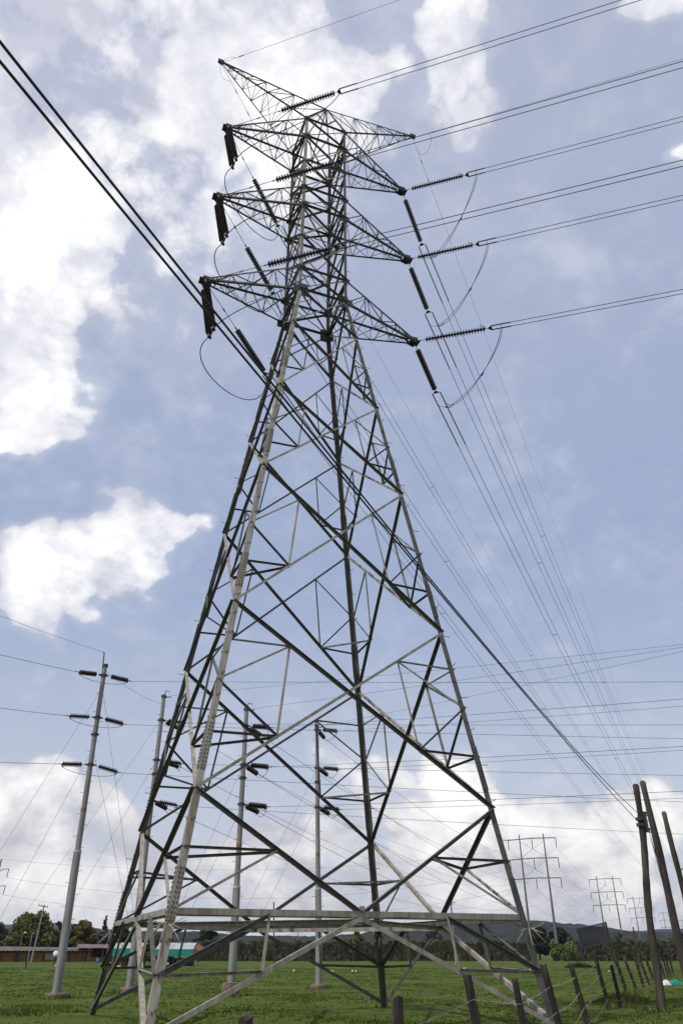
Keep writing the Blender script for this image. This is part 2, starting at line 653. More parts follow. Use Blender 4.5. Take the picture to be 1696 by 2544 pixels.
M['hill'] = mat('wooded_hillside', (0.009, 0.013, 0.010), 1.0, 0.0, (0.022, 0.026, 0.018), 0.02, 10, 1.0, 0.05, spec=0.05,
                var2=(0.036, 0.034, 0.026), scale2=0.035)
hill('hill_ridge', [(-700, 33), (-560, 40), (-480, 40), (-330, 34), (-260, 34), (-170, 28), (-90, 27), (-40, 27), (30, 32), (75, 44), (108, 50), (215, 54),
                    (300, 53), (360, 54), (420, 49), (460, 44), (512, 37), (560, 34), (640, 32), (900, 28)], 1250, 420, 5, M['hill'])
hill('far_hills', [(-1500, 90), (-1100, 105), (-800, 60), (-400, 40), (300, 60), (900, 70), (1190, 78), (1300, 85), (1500, 95), (1900, 90)], 2900, 700, 9, M['hill'])


# ------------------------------------------------------------------ the pylon
PX, PY, YAW = -1.1984, 23.9976, 0.3811
UD = V((math.cos(YAW), math.sin(YAW), 0))
VD = V((-math.sin(YAW), math.cos(YAW), 0))
ZD = V((0, 0, 1))
PB = V((PX, PY, 0))
ZL = [26.0034, 23.6929, 19.7359, 15.6256, 10.2552, 4.9818, 2.3814, 0.0]
ZU = {'3u': 27.3163, '2l': 31.499, '2u': 32.8254, '1l': 36.7948, '1u': 38.2548}
W_FOOT, W_WAIST, W_TOP = 4.8248, 1.1054, 1.0786
ARM_L = {1: 4.7942, 2: 4.8233, 3: 4.9102}
ARM_R = {1: 4.7781, 2: 4.8361, 3: 4.9111}
Z_PEAK, U_PEAK_L, U_PEAK_R, Z_APEX, U_APEX = 42.2259, 5.5599, 5.7115, 41.55, 0.3841
SG = {'N': (-1, -1), 'R': (1, -1), 'F': (1, 1), 'L': (-1, 1)}


def P(u, v, z):
    return PB + UD * u + VD * v + ZD * z


def hw(z):
    if z <= ZL[0]:
        return W_FOOT + (W_WAIST - W_FOOT) * z / ZL[0]
    return W_WAIST + (W_TOP - W_WAIST) * (z - ZL[0]) / (ZU['1u'] - ZL[0])


def C(leg, z):
    su, sv = SG[leg]
    return P(su * hw(z), sv * hw(z), z)


NORM = {('N', 'R'): -VD, ('R', 'F'): UD, ('F', 'L'): VD, ('L', 'N'): -UD}
# the leg from whose upper node the pale, flush-mounted diagonal starts on each face
PALE_FROM = {('N', 'R'): 'R', ('R', 'F'): 'F', ('F', 'L'): 'F', ('L', 'N'): 'L'}
VIEW_OUT = {('N', 'R'): True, ('L', 'N'): True, ('R', 'F'): False, ('F', 'L'): False}

pylon = thing('lattice_pylon', 'tall grey steel lattice pylon with six cross arms standing astride the pasture', 'pylon', PB)
STEEL = M['steel']


def pbuild(mb, name, m=STEEL, parent=None, label=None):
    o = mb.build(name, m, parent or pylon, PB)
    if label:
        o['label'] = label
    return o


def leg_section(mb, leg, z0, z1, w, t):
    p0, p1 = C(leg, z0), C(leg, z1)
    su, sv = SG[leg]
    a = (p1 - p0)
    L = a.length
    a /= L
    du = (-su) * UD
    du = (du - a * du.dot(a)).normalized()
    dv = (-sv) * VD
    dv = (dv - a * dv.dot(a)).normalized()
    nu = (su * UD - a * a.dot(su * UD)).normalized()
    nv = (sv * VD - a * a.dot(sv * VD)).normalized()
    mid = (p0 + p1) / 2
    mb.frame_box(mid + du * (w / 2), a * (L / 2), du * (w / 2), nv * (t / 2))
    mb.frame_box(mid + dv * (w / 2 + t / 2), a * (L / 2), dv * (w / 2), nu * (t / 2))
    return a, du, dv, nu, nv


sb = MB()
sb.tube([V((0, 0, 0)), V((.20, 0, 0)), V((.205, 0, .035))], .010, 5)
STEPB = bpy.data.meshes.new('step_bolt')
STEPB.from_pydata(sb.v, [], sb.f)
STEPB.materials.append(M['dark_steel'])
for leg in 'NRFL':
    mb = MB()
    leg_section(mb, leg, -0.3, 5.0, 0.165, 0.020)
    leg_section(mb, leg, 5.0, 15.6, 0.158, 0.018)
    leg_section(mb, leg, 15.6, ZL[0], 0.150, 0.016)
    a2, du2, dv2, nu2, nv2 = leg_section(mb, leg, ZL[0], ZU['1u'] + 0.25, 0.125, 0.014)
    LM = STEEL if leg == 'N' else M['shaded']
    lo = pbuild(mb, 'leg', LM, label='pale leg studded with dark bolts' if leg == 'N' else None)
    # splices: doubled plates with rows of bolts
    bt = MB()
    p0, p1 = C(leg, 0), C(leg, ZL[0])
    a = (p1 - p0).normalized()
    su, sv = SG[leg]
    du = (-su * UD - a * a.dot(-su * UD)).normalized()
    dv = (-sv * VD - a * a.dot(-sv * VD)).normalized()
    nu = (su * UD - a * a.dot(su * UD)).normalized()
    nv = (sv * VD - a * a.dot(sv * VD)).normalized()
    for z, h in ((2.75, .55), (6.1, .62), (11.4, .6), (16.8, .55), (21.4, .5)):
        c = C(leg, z)
        sp = MB()
        sp.frame_box(c + du * .082 + nv * .020, a * h, du * .080, nv * .009)
        sp.frame_box(c + dv * .082 + nu * .020, a * h, dv * .080, nu * .009)
        pbuild(sp, 'splice_plate', LM, parent=lo)
        k = -h + .06
        while k < h:
            for q in (.045, .118):
                bt.frame_box(c + a * k + du * q + nv * .036, a * .02, du * .013, nv * .010)
                bt.frame_box(c + a * k + dv * q + nu * .036, a * .02, dv * .013, nu * .010)
            k += .10
    z = 0.6
    while z < ZL[0] - .3:
        c = C(leg, z)
        for q in (.07, .13):
            bt.frame_box(c + du * q + nv * .016 + a * (q - .1) * .8, a * .026, du * .013, nv * .008)
            bt.frame_box(c + dv * q + nu * .016 + a * (q - .1) * .8, a * .026, dv * .013, nu * .008)
        z += .62
    pbuild(bt, 'bolts', M['bolt'], parent=lo)['kind'] = 'stuff'
    # gusset plates where the cross arms meet the legs
    for z, s in ((ZL[0] - .05, .36), (ZU['3u'], .2), (ZU['2l'], .24), (ZU['2u'], .18), (ZU['1l'], .22), (ZU['1u'] + .03, .16)):
        c = C(leg, z)
        gp = MB()
        gp.frame_box(c + du2 * s * .55 + nv2 * .018, a2 * s, du2 * s * .6, nv2 * .007)
        gp.frame_box(c + dv2 * s * .55 + nu2 * .018, a2 * s, dv2 * s * .6, nu2 * .007)
        gp.frame_box(c - du2 * s * .35 + nv2 * .018, a2 * s * .6, du2 * s * .32, nv2 * .007)
        pbuild(gp, 'gusset_plate', M['dark_steel'], parent=lo)
    # step bolts on the outside
    if leg in 'LRF':
        z = 4.2
        k = 0
        while z < ZU['1u']:
            c = C(leg, z)
            o = (nu if leg != 'F' else nv) if k % 2 == 0 else (nv if leg != 'F' else nu)
            o = {'L': -UD, 'R': UD, 'F': UD}[leg] if k % 2 == 0 else o
            st = bpy.data.objects.new('step_bolt', STEPB)
            COL.objects.link(st)
            st.parent = lo
            st.location = c - PB
            st.rotation_euler = (0, 0, math.atan2(o.y, o.x))
            z += .99
            k += 1
    # spiky anti-climbing guard just below the ring
    cg = MB()
    c = C(leg, 2.12)
    for k in range(18):
        d = azv(k * 20 + 7)
        e = .25 * math.sin(k * 2.3)
        cg.tube([c + d * .12, c + d * .42 + ZD * (e - .1)], [.012, .006], 4)
    pbuild(cg, 'climbing_guard', parent=lo)

# --- bracing of the tapering body
SECOND = []          # (length seen, mesh builder) of every secondary brace


def brace(name, p0, p1, n, w, out, flip, off, label=None, m=None):
    mb = MB()
    o = V(n) * off
    mb.angle(V(p0) + o, V(p1) + o, n, w, out=out, flip=flip)
    return pbuild(mb, name, m or STEEL, label=label)


def second(p0, p1, n, w, out=-1, flip=1, off=0.0, m=None):
    mb = MB()
    o = V(n) * off
    mb.angle(V(p0) + o, V(p1) + o, n, w, out=out, flip=flip)
    mid = (V(p0) + V(p1)) / 2
    SECOND.append(((V(p1) - V(p0)).length * w / (mid - EYE).length ** 2, mb, m or M['shaded']))


FACES = list(NORM)
for fc in FACES:
    A, B = fc
    n = NORM[fc]
    seen_out = VIEW_OUT[fc]
    pale = PALE_FROM[fc]
    toward = 1 if seen_out else -1
    for i in range(5):
        z0, z1 = ZL[i], ZL[i + 1]
        w = [.074, .078, .082, .088, .094][i]
        other = B if pale == A else A
        a0, a1 = C(pale, z0), C(other, z1)      # pale diagonal
        b0, b1 = C(other, z0), C(pale, z1)      # dark diagonal, shade put into its colour
        brace('diagonal_brace', a0, a1, n, w * .85, -toward, 1, toward * .012, m=M['shaded'] if fc == ('F', 'L') else STEEL)
        brace('diagonal_brace', b0, b1, n, w, toward, 1, -toward * .012, m=M['shaded'])
        # crossing point
        t = hw(z0) / (hw(z0) + hw(z1))
        X = lerp(a0, a1, t)
        sw = [.036, .042, .047, .052, .056][i]
        for (u0, u1, leg) in ((b0, a1, other), (a0, b1, pale)):
            m1, m2 = lerp(u0, X, .5), lerp(u1, X, .5)
            pa, pb = C(leg, z0 + (z1 - z0) * .46), C(leg, z0 + (z1 - z0) * .73)
            off = -toward * .03
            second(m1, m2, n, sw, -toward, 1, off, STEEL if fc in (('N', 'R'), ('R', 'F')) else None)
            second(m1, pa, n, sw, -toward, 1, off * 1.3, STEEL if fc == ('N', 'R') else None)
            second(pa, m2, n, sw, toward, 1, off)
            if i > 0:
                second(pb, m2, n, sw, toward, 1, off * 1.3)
            if i >= 4:
                second(C(leg, z0 + (z1 - z0) * .23), m1, n, sw, -toward, 1, off)
    # K panel above the ring
    z0, z1 = ZL[5], ZL[6]
    mid = (C(A, z1) + C(B, z1)) / 2
    for leg, oth in ((A, B), (B, A)):
        d0 = C(leg, z0)
        lab = leg == pale
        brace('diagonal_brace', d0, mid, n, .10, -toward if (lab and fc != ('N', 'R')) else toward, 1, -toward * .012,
              m=M['shaded'] if fc in (('N', 'R'), ('F', 'L')) or not lab else STEEL)
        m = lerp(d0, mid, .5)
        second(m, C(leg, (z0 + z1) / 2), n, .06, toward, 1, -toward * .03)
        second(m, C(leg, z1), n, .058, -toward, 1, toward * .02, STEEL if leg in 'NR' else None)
    # ring beam (double section)
    mb = MB()
    mb.angle(C(A, z1) + n * .015, C(B, z1) + n * .015, n, .13, .012, -1, 1)
    mb.angle(C(A, z1 - .03) - n * .16, C(B, z1 - .03) - n * .16, n, .115, .012, 1, -1)
    rb = pbuild(mb, 'ring_beam', STEEL if fc in (('N', 'R'), ('L', 'N')) else M['shaded'])
    cp = MB()
    ax = (C(B, z1) - C(A, z1)).normalized()
    cp.frame_box(mid + n * .03, ax * .07, ZD * .17, n * .008)
    cp.frame_box(mid - ax * .9 + n * .028, ax * .28, ZD * .05, n * .006)
    cp.frame_box(mid + ax * .9 + n * .028, ax * .28, ZD * .05, n * .006)
    pbuild(cp, 'joint_plate', parent=rb)
    # legs' spread bracing below the ring
    for leg in (A, B):
        foot = C(leg, 0.12)
        q = lerp(C(leg, z1), mid, .5)
        pm = lerp(mid, foot, .5)
        lm = C(leg, z1 * .5)
        brace('diagonal_brace', mid - ZD * .08, foot, n, .10, -toward, 1, toward * .012, m=STEEL if leg in 'NR' and fc != ('F', 'L') else M['shaded'])
        brace('knee_brace', q - ZD * .05, lm, n, .09, toward, 1, -toward * .014, m=M['shaded'])
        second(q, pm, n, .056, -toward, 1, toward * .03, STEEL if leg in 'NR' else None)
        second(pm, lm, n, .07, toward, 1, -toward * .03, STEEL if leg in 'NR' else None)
# horizontal hip bracing between neighbouring faces, and the ring's diamond
for k, i in enumerate((3, 4)):
    z0, z1 = ZL[i], ZL[i + 1]
    t = hw(z0) / (hw(z0) + hw(z1))
    for j, fc in enumerate(FACES):
        nf = FACES[(j + 1) % 4]
        leg = fc[1]
        def low_mid(f):
            oth = f[0] if f[1] == leg else f[1]
            X = lerp(C(oth, z0), C(leg, z1), t)
            return lerp(C(leg, z1), X, .5)
        second(low_mid(fc), low_mid(nf), ZD, .056, -1, 1, 0)
for j, fc in enumerate(FACES):
    nf = FACES[(j + 1) % 4]
    leg = fc[1]
    z0, z1 = ZL[5], ZL[6]
    ms = []
    for f in (fc, nf):
        mid = (C(f[0], z1) + C(f[1], z1)) / 2
        ms.append(lerp(C(leg, z0), mid, .5))
    second(ms[0], ms[1], ZD, .06, -1, 1, 0)
    m0 = (C(fc[0], z1) + C(fc[1], z1)) / 2
    m1 = (C(nf[0], z1) + C(nf[1], z1)) / 2
    brace('plan_brace', m0 - ZD * .1, m1 - ZD * .1, ZD, .10, -1, 1, 0)

# --- the straight body between the arms
LEV = [ZL[0], ZU['3u'], ZU['2l'], ZU['2u'], ZU['1l'], ZU['1u']]
for fc in FACES:
    A, B = fc
    n = NORM[fc]
    toward = 1 if VIEW_OUT[fc] else -1
    for k, z in enumerate(LEV):
        brace('body_strut', C(A, z), C(B, z), n, .085 if k % 2 == 0 else .075, toward, 1, -toward * .02, m=M['shaded'])
    for k in range(5):
        z0, z1 = LEV[k], LEV[k + 1]
        if z1 - z0 < 2:
            brace('diagonal_brace', C(A, z1), C(B, z0), n, .075, toward, 1, -toward * .012, m=M['shaded'])
            second(C(B, z1), C(A, z0), n, .045, -toward, 1, toward * .02)
        else:
            zm = (z0 + z1) / 2
            for za, zb in ((z0, zm), (zm, z1)):
                brace('diagonal_brace', C(A, zb), C(B, za), n, .078, toward, 1, -toward * .012, m=M['shaded'])
                brace('diagonal_brace', C(B, zb), C(A, za), n, .065, -toward, 1, toward * .012)
            second(C(A, zm), C(B, zm), n, .05, -toward, 1, toward * .03)
for z in LEV[::2]:
    second(C('N', z), C('F', z), ZD, .055)
    second(C('R', z), C('L', z), ZD, .055)

# --- cross arms
def cross_arm(side, k):
    zl = {1: ZU['1l'], 2: ZU['2l'], 3: ZL[0]}[k]
    zu = {1: ZU['1u'], 2: ZU['2u'], 3: ZU['3u']}[k]
    s = -1 if side == 'L' else 1
    u = (ARM_L if side == 'L' else ARM_R)[k] * s
    tip = P(u, 0, zl)
    near, far = ('N', 'L') if side == 'L' else ('R', 'F')
    ch = MB()
    nodes = {}
    for leg in (near, far):
        tv = SG[leg][1] * .17
        tl, tu = P(u - s * .18, tv, zl), P(u - s * .22, tv * .8, zl + .14)
        nodes[leg] = (C(leg, zl), tl, C(leg, zu), tu)
        nn = VD * SG[leg][1]
        ch.angle(C(leg, zl), tl, nn, .082, .009, -1, -1)
        ch.angle(C(leg, zu), tu, nn, .072, .009, -1, 1)
    arm = pbuild(ch, 'cross_arm', M['shaded'])
    br = MB()
    for leg in (near, far):
        a0, a1, b0, b1 = nodes[leg]
        nn = VD * SG[leg][1]
        ts = (0, .27, .52, .74, .92)
        for i in range(len(ts) - 1):
            lo0, up1 = lerp(a0, a1, ts[i]), lerp(b0, b1, ts[i + 1])
            lo1, up0 = lerp(a0, a1, ts[i + 1]), lerp(b0, b1, ts[i])
            if i % 2 == 0:
                br.angle(lo0, up1, nn, .030, .005)
            else:
                br.angle(up0, lo1, nn, .030, .005)
            br.angle(lo1, up1, nn, .030, .005)
    for idx, (w, up) in enumerate(((.032, -1), (.030, 1))):
        q0, q1 = (nodes[near][0], nodes[near][1]) if up < 0 else (nodes[near][2], nodes[near][3])
        r0, r1 = (nodes[far][0], nodes[far][1]) if up < 0 else (nodes[far][2], nodes[far][3])
        ts = (0, .3, .56, .78, .93)
        for i in range(len(ts) - 1):
            x0, x1 = lerp(q0, q1, ts[i]), lerp(q0, q1, ts[i + 1])
            y0, y1 = lerp(r0, r1, ts[i]), lerp(r0, r1, ts[i + 1])
            if (i + idx) % 2 == 0:
                br.angle(x0, y1, ZD * up, w, .007)
            else:
                br.angle(y0, x1, ZD * up, w, .007)
            if i < 1 and up < 0:
                br.angle(*((y0, x1) if i % 2 == 0 else (x0, y1)), ZD * up, w * .8, .007, out=-1)
            br.angle(x1, y1, ZD * up, w * .8, .006)
    pbuild(br, 'lacing', M['shaded'], parent=arm)
    tp = MB()
    for v in (-.17, .16):
        tp.add([P(u - s * .32, v, zl - .07), P(u + s * .02, v, zl - .17), P(u + s * .15, v, zl - .02), P(u + s * .05, v, zl + .15), P(u - s * .32, v, zl + .13)] +
               [P(u - s * .32, v + .02, zl - .07), P(u + s * .02, v + .02, zl - .17), P(u + s * .15, v + .02, zl - .02), P(u + s * .05, v + .02, zl + .15), P(u - s * .32, v + .02, zl + .13)],
               [(0, 1, 2, 3, 4), (9, 8, 7, 6, 5), (0, 5, 6, 1), (1, 6, 7, 2), (2, 7, 8, 3), (3, 8, 9, 4), (4, 9, 5, 0)])
    tp.frame_box(P(u, 0, zl - .02), UD * .24, VD * .19, ZD * .012)
    tp.frame_box(P(u + s * .08, 0, zl + .08), UD * .012, VD * .19, ZD * .07)
    pbuild(tp, 'tip_plate', M['dark_steel'], parent=arm)
    return tip


TIP = {}
for side in 'LR':
    for k in (1, 2, 3):
        TIP[side, k] = cross_arm(side, k)

# --- earth-wire peaks and the ridge joining them
APEX = P(U_APEX, 0, Z_APEX)
for side, u, near, far in (('L', -U_PEAK_L, 'N', 'L'), ('R', U_PEAK_R, 'R', 'F')):
    tip = P(u, 0, Z_PEAK)
    TIP['G' + side] = tip
    zt = ZU['1u']
    ch = MB()
    ch.angle(APEX, tip, ZD, .050, .006)
    for leg in (near, far):
        ch.angle(C(leg, zt), tip - ZD * .05, VD * SG[leg][1], .058, .007)
    arm = pbuild(ch, 'peak_arm', M['shaded'])
    br = MB()
    ts = (0, .16, .31, .45, .58, .70, .81, .90)
    for leg in (near, far):
        for i in range(len(ts) - 1):
            c0, c1 = lerp(C(leg, zt), tip, ts[i]), lerp(C(leg, zt), tip, ts[i + 1])
            r0, r1 = lerp(APEX, tip, ts[i]), lerp(APEX, tip, ts[i + 1])
            nn = VD * SG[leg][1]
            if i % 2 == 0:
                br.angle(r0, c1, nn, .026, .005)
            else:
                br.angle(c0, r1, nn, .026, .005)
            br.angle(c1, r1, nn, .026, .005)
    for i in range(len(ts) - 1):
        x0, x1 = lerp(C(near, zt), tip, ts[i]), lerp(C(near, zt), tip, ts[i + 1])
        y0, y1 = lerp(C(far, zt), tip, ts[i]), lerp(C(far, zt), tip, ts[i + 1])
        br.angle(*((x0, y1) if i % 2 else (y0, x1)), -ZD, .026, .005)
        br.angle(x1, y1, -ZD, .026, .005)
    pbuild(br, 'lacing', M['shaded'], parent=arm)
    tp = MB()
    tp.frame_box(tip, UD * .16, VD * .07, ZD * .11)
    tp.frame_box(tip - ZD * .16, UD * .08, VD * .012, ZD * .12)
    pbuild(tp, 'tip_plate', M['dark_steel'], parent=arm)
ap = MB()
for leg in 'NRFL':
    ap.angle(C(leg, ZU['1u']), APEX, VD * SG[leg][1], .062, .007)
for a_, b_ in (('N', 'R'), ('F', 'L')):
    m_ = (C(a_, ZU['1u']) + C(b_, ZU['1u'])) / 2
    ap.angle(m_, lerp(C(a_, ZU['1u']), APEX, .5), NORM[(a_, b_)], .05)
    ap.angle(m_, lerp(C(b_, ZU['1u']), APEX, .5), NORM[(a_, b_)], .05)
    ap.angle(m_, APEX, NORM[(a_, b_)], .06)
pbuild(ap, 'apex_frame', M['shaded'])

SECOND.sort(key=lambda q: -q[0])
for _, mb, m_ in SECOND[:100]:
    pbuild(mb, 'secondary_brace', m_)
if SECOND[100:]:
    rest = MB()
    for _, mb, m_ in SECOND[100:]:
        rest.add(mb.v, mb.f)
    o = pbuild(rest, 'small_bracing', M['shaded'])
    o['kind'] = 'stuff'

# ------------------------------------------------------------------ insulator strings
PITCH_D = 0.131
dm = MB()
dm.lathe([(.040, -.066), (.050, -.050), (.058, -.036), (.130, .000), (.140, .012), (.128, .022), (.080, .016), (.055, .030), (.045, .044), (.040, .066)], 12)
DISC = bpy.data.meshes.new('insulator_disc')
DISC.from_pydata(dm.v, [], dm.f)
DISC.materials.append(M['porcelain'])
DISC.polygons.foreach_set('use_smooth', [True] * len(DISC.polygons))


def string_proto(n, rod, yoke=True, disc=DISC, pitch=PITCH_D, name='insulator_string', tail=.18):
    """string hanging along +Z of its root; returns root and total length"""
    root = bpy.data.objects.new(name, None)
    COL.objects.link(root)
    rd = MB()
    rd.tube([V((0, 0, 0)), V((0, 0, rod))], .014, 6)
    rd.frame_box(V((0, 0, .06)), V((.035, 0, 0)), V((0, .012, 0)), V((0, 0, .07)))
    if rod > 1:
        rd.frame_box(V((0, 0, rod * .55)), V((.03, 0, 0)), V((0, .02, 0)), V((0, 0, .09)))
        rd.frame_box(V((0, 0, rod - .12)), V((.025, 0, 0)), V((0, .025, 0)), V((0, 0, .05)))
    rd.build('link_rod', M['dark_steel'], root)
    z = rod + pitch * .5
    for i in range(n):
        o = bpy.data.objects.new('insulator_disc', disc)
        COL.objects.link(o)
        o.parent = root
        o.location = (0, 0, z)
        z += pitch
    end = z - pitch * .5
    if yoke:
        hn = MB()
        hn.tube([V((0, 0, end)), V((0, 0, end + tail))], .012, 5)
        hn.tube([V((0, 0, end + .02)), V((-.10, 0, end + .03)), V((-.22, 0, end - .08)), V((-.34, .03, end - .22)), V((-.33, .06, end - .27)), V((-.2, .06, end - .1)), V((-.09, .05, end + .0))], .009, 5)
        hn.build('arcing_horn', M['dark_steel'], root)
        yk = MB()
        e = end + tail
        yk.add([V((0, -.05, e - .04)), V((0, .05, e - .04)), V((0, .17, e + .12)), V((0, -.17, e + .12)),
                V((.016, -.05, e - .04)), V((.016, .05, e - .04)), V((.016, .17, e + .12)), V((.016, -.17, e + .12))],
               [(3, 2, 1, 0), (4, 5, 6, 7), (0, 1, 5, 4), (1, 2, 6, 5), (2, 3, 7, 6), (3, 0, 4, 7)])
        yk.build('yoke_plate', M['dark_steel'], root)
        end = e + .12
    return root, end


def place_string(root, p, d):
    """orient +Z along d with the yoke's long side (Y) horizontal and -X hanging down"""
    d = V(d).normalized()
    y = ZD.cross(d)
    if y.length < 1e-3:
        y = VD.copy()
    y.normalize()
    x = y.cross(d)
    root.rotation_mode = 'QUATERNION'
    root.rotation_quaternion = Matrix((x, y, d)).transposed().to_quaternion()
    root.location = p


AZ_A, AZ_B = -19.8, 67.5
GS = 'tension insulator strings on the pylon arms'
NTH = {1: 'top', 2: 'middle', 3: 'lowest'}
YOKE = {}
short_p, short_len = string_proto(21, .34)
long_p, long_len = string_proto(21, 2.72)
used = set()
for side in 'RL':
    for k in (1, 2, 3):
        for line, az in (('A', AZ_A), ('B', AZ_B)):
            proto, L = (short_p, short_len) if side == 'R' else (long_p, long_len)
            lab = 'brown insulator string running %s from the tip of the %s %s arm' % (
                'right' if line == 'A' else 'down and away',
                NTH[k], 'right-hand' if side == 'R' else 'left-hand')
            o = proto if side not in used else copy_thing(proto)
            used.add(side)
            tag(o, lab, 'insulator string', GS)
            tip = TIP[side, k]
            azz = az + (1.6 if (line == 'B' and side == 'L') else 0)
            drop = .085 if line == 'A' else .09
            if side == 'L':
                drop *= .6
            d = azv(azz) - ZD * drop
            d.normalize()
            s0 = tip + azv(azz) * .2
            place_string(o, s0, d)
            YOKE[side, k, line] = (s0 + d * L, d, azz)

# pairs of hanging strings that hold the jumper clear of the left arms
S1O, S2O = V((.505, -.15, -3.27)), V((.70, -.55, -3.16))
hang_p, hang_len = string_proto(21, .30, yoke=False)
cl = MB()
cl.frame_box(V((0, 0, hang_len + .1)), V((.03, 0, 0)), V((0, .03, 0)), V((0, 0, .12)))
cl.frame_box(V((0, 0, hang_len + .22)), V((.05, 0, 0)), V((0, .09, 0)), V((0, 0, .05)))
cl.build('suspension_clamp', M['dark_steel'], hang_p)
JS = {}
first = True
for k in (1, 2, 3):
    for which, off, sgn in (('outer', S1O, .2), ('inner', S2O, -.2)):
        o = hang_p if first else copy_thing(hang_p)
        first = False
        tip = TIP['L', k]
        top = tip + VD * sgn - ZD * .12
        end = tip + off
        tag(o, '%s of two dark strings hanging under the tip of the %s left-hand arm' % ('left and lower' if which == 'outer' else 'right and higher', NTH[k]),
            'insulator string', 'hanging strings under the left arms')
        d = (end - top).normalized()
        place_string(o, top, d)
        JS[k, which] = top + d * (hang_len + .24)


# ------------------------------------------------------------------ conductors
def sag_line(p0, az, slope, span, t1, n=40, off=V((0, 0, 0))):
    d = azv(az)
    pts = []
    for i in range(n + 1):
        t = t1 * (i / n) ** 1.4
        pts.append(V(p0) + off + d * t + ZD * (-slope * t + slope / span * t * t))
    return pts


def spacer(mb, a, b):
    a, b = V(a), V(b)
    m = (a + b) / 2 - ZD * .10
    mb.tube([a + ZD * .03, a - ZD * .05, m, b - ZD * .05, b + ZD * .03], .022, 5)


def bundle(name, label, cat, group, p0, d, az, slope, span, t1, spacers, r=.0155):
    lat = ZD.cross(azv(az)).normalized() * (.125 if az < 0 else .2)
    root = thing(name, label, cat, p0, group)
    lines = []
    for s in (-1, 1):
        pts = sag_line(V(p0), az, slope, span, t1, off=lat * s)
        mb = MB()
        mb.tube(pts, r, 5)
        mb.tube(pts[:1] + [lerp(pts[0], pts[2], .9)], r * 2.0, 6)
        mb.build('conductor', M['wire'], root, p0)
        lines.append(pts)
    for t in spacers:
        sp = MB()
        q = V(p0) + azv(az) * t + ZD * (-slope * t + slope / span * t * t)
        spacer(sp, q - lat, q + lat)
        sp.build('spacer', M['dark_steel'], root, p0)
    return lat


for side in 'RL':
    for k in (1, 2, 3):
        sw = 'right-hand' if side == 'R' else 'left-hand'
        e, d, az = YOKE[side, k, 'A']
        bundle('conductor_bundle', 'twin conductors running right and overhead from the %s %s arm' % (NTH[k], sw), 'power line',
               'conductors of the near span', e, d, AZ_A, .075, 220, 62, ())
        e, d, az = YOKE[side, k, 'B']
        sp = {('R', 1): (34, 75, 118), ('R', 2): (29, 68, 112), ('R', 3): (31, 71, 115), ('L', 1): (27, 66, 108), ('L', 2): (30, 70, 113), ('L', 3): (28, 69, 111)}[side, k]
        bundle('conductor_bundle', 'twin conductors descending to the far right from the %s %s arm' % (NTH[k], sw), 'power line',
               'conductors of the far span', e, d, 66.0, .06, 400, 330, sp)


def bez(a, b, c, d, n=36):
    out = []
    for i in range(n + 1):
        t = i / n
        out.append(a * (1 - t) ** 3 + b * (3 * t * (1 - t) ** 2) + c * (3 * t * t * (1 - t)) + d * t ** 3)
    return out


for k in (1, 2, 3):
    # right: two conductors looping in free air from the near to the far span
    ea, da, _ = YOKE['R', k, 'A']
    eb, db, _ = YOKE['R', k, 'B']
    root = thing('jumper_cable', 'pair of jumper cables looping below the %s right-hand arm' % NTH[k], 'jumper cable', ea, 'jumper loops')
    la = ZD.cross(azv(AZ_A)) * .125
    lb = ZD.cross(azv(66)) * .2
    ls = []
    for s in (-1, 1):
        a = ea + da * .42 + la * s
        b = eb + azv(66) * .75 + lb * s - ZD * .05
        pts = bez(a, a - ZD * 1.5 + azv(AZ_A) * -.05, b + azv(66 + 180) * -.25 - ZD * 1.15 + azv(AZ_A) * .5, b)
        mb = MB()
        mb.tube(pts, .014, 5)
        mb.build('conductor', M['wire'], root, ea)
        ls.append(pts)
    for i in (15, 30):
        sp = MB()
        spacer(sp, ls[0][i], ls[1][i])
        sp.build('spacer', M['dark_steel'], root, ea)
    # left: held by the hanging strings
    ea, da, _ = YOKE['L', k, 'A']
    eb, db, _ = YOKE['L', k, 'B']
    s1, s2 = JS[k, 'outer'], JS[k, 'inner']
    root = thing('jumper_cable', 'dark jumper cable held out by the hanging strings of the %s left-hand arm' % NTH[k], 'jumper cable', s2, 'jumper loops')
    mb = MB()
    mb.tube(bez(s2, s2 + V((.86, -.88, .58)), ea + V((-.74, .58, -1.65)), ea), .020, 6)
    mb.build('conductor', M['cable'], root, s2)
    mb = MB()
    mb.tube([s2, (s1 + s2) / 2 - ZD * .06, s1], .024, 6)
    mb.build('clamp_link', M['cable'], root, s2)
    mb = MB()
    mb.tube(bez(s1, s1 + V((-1.4, -.4, -1.7)), eb + V((.3, -.15, -3.85)), eb), .020, 6)
    mb.build('conductor', M['cable'], root, s2)

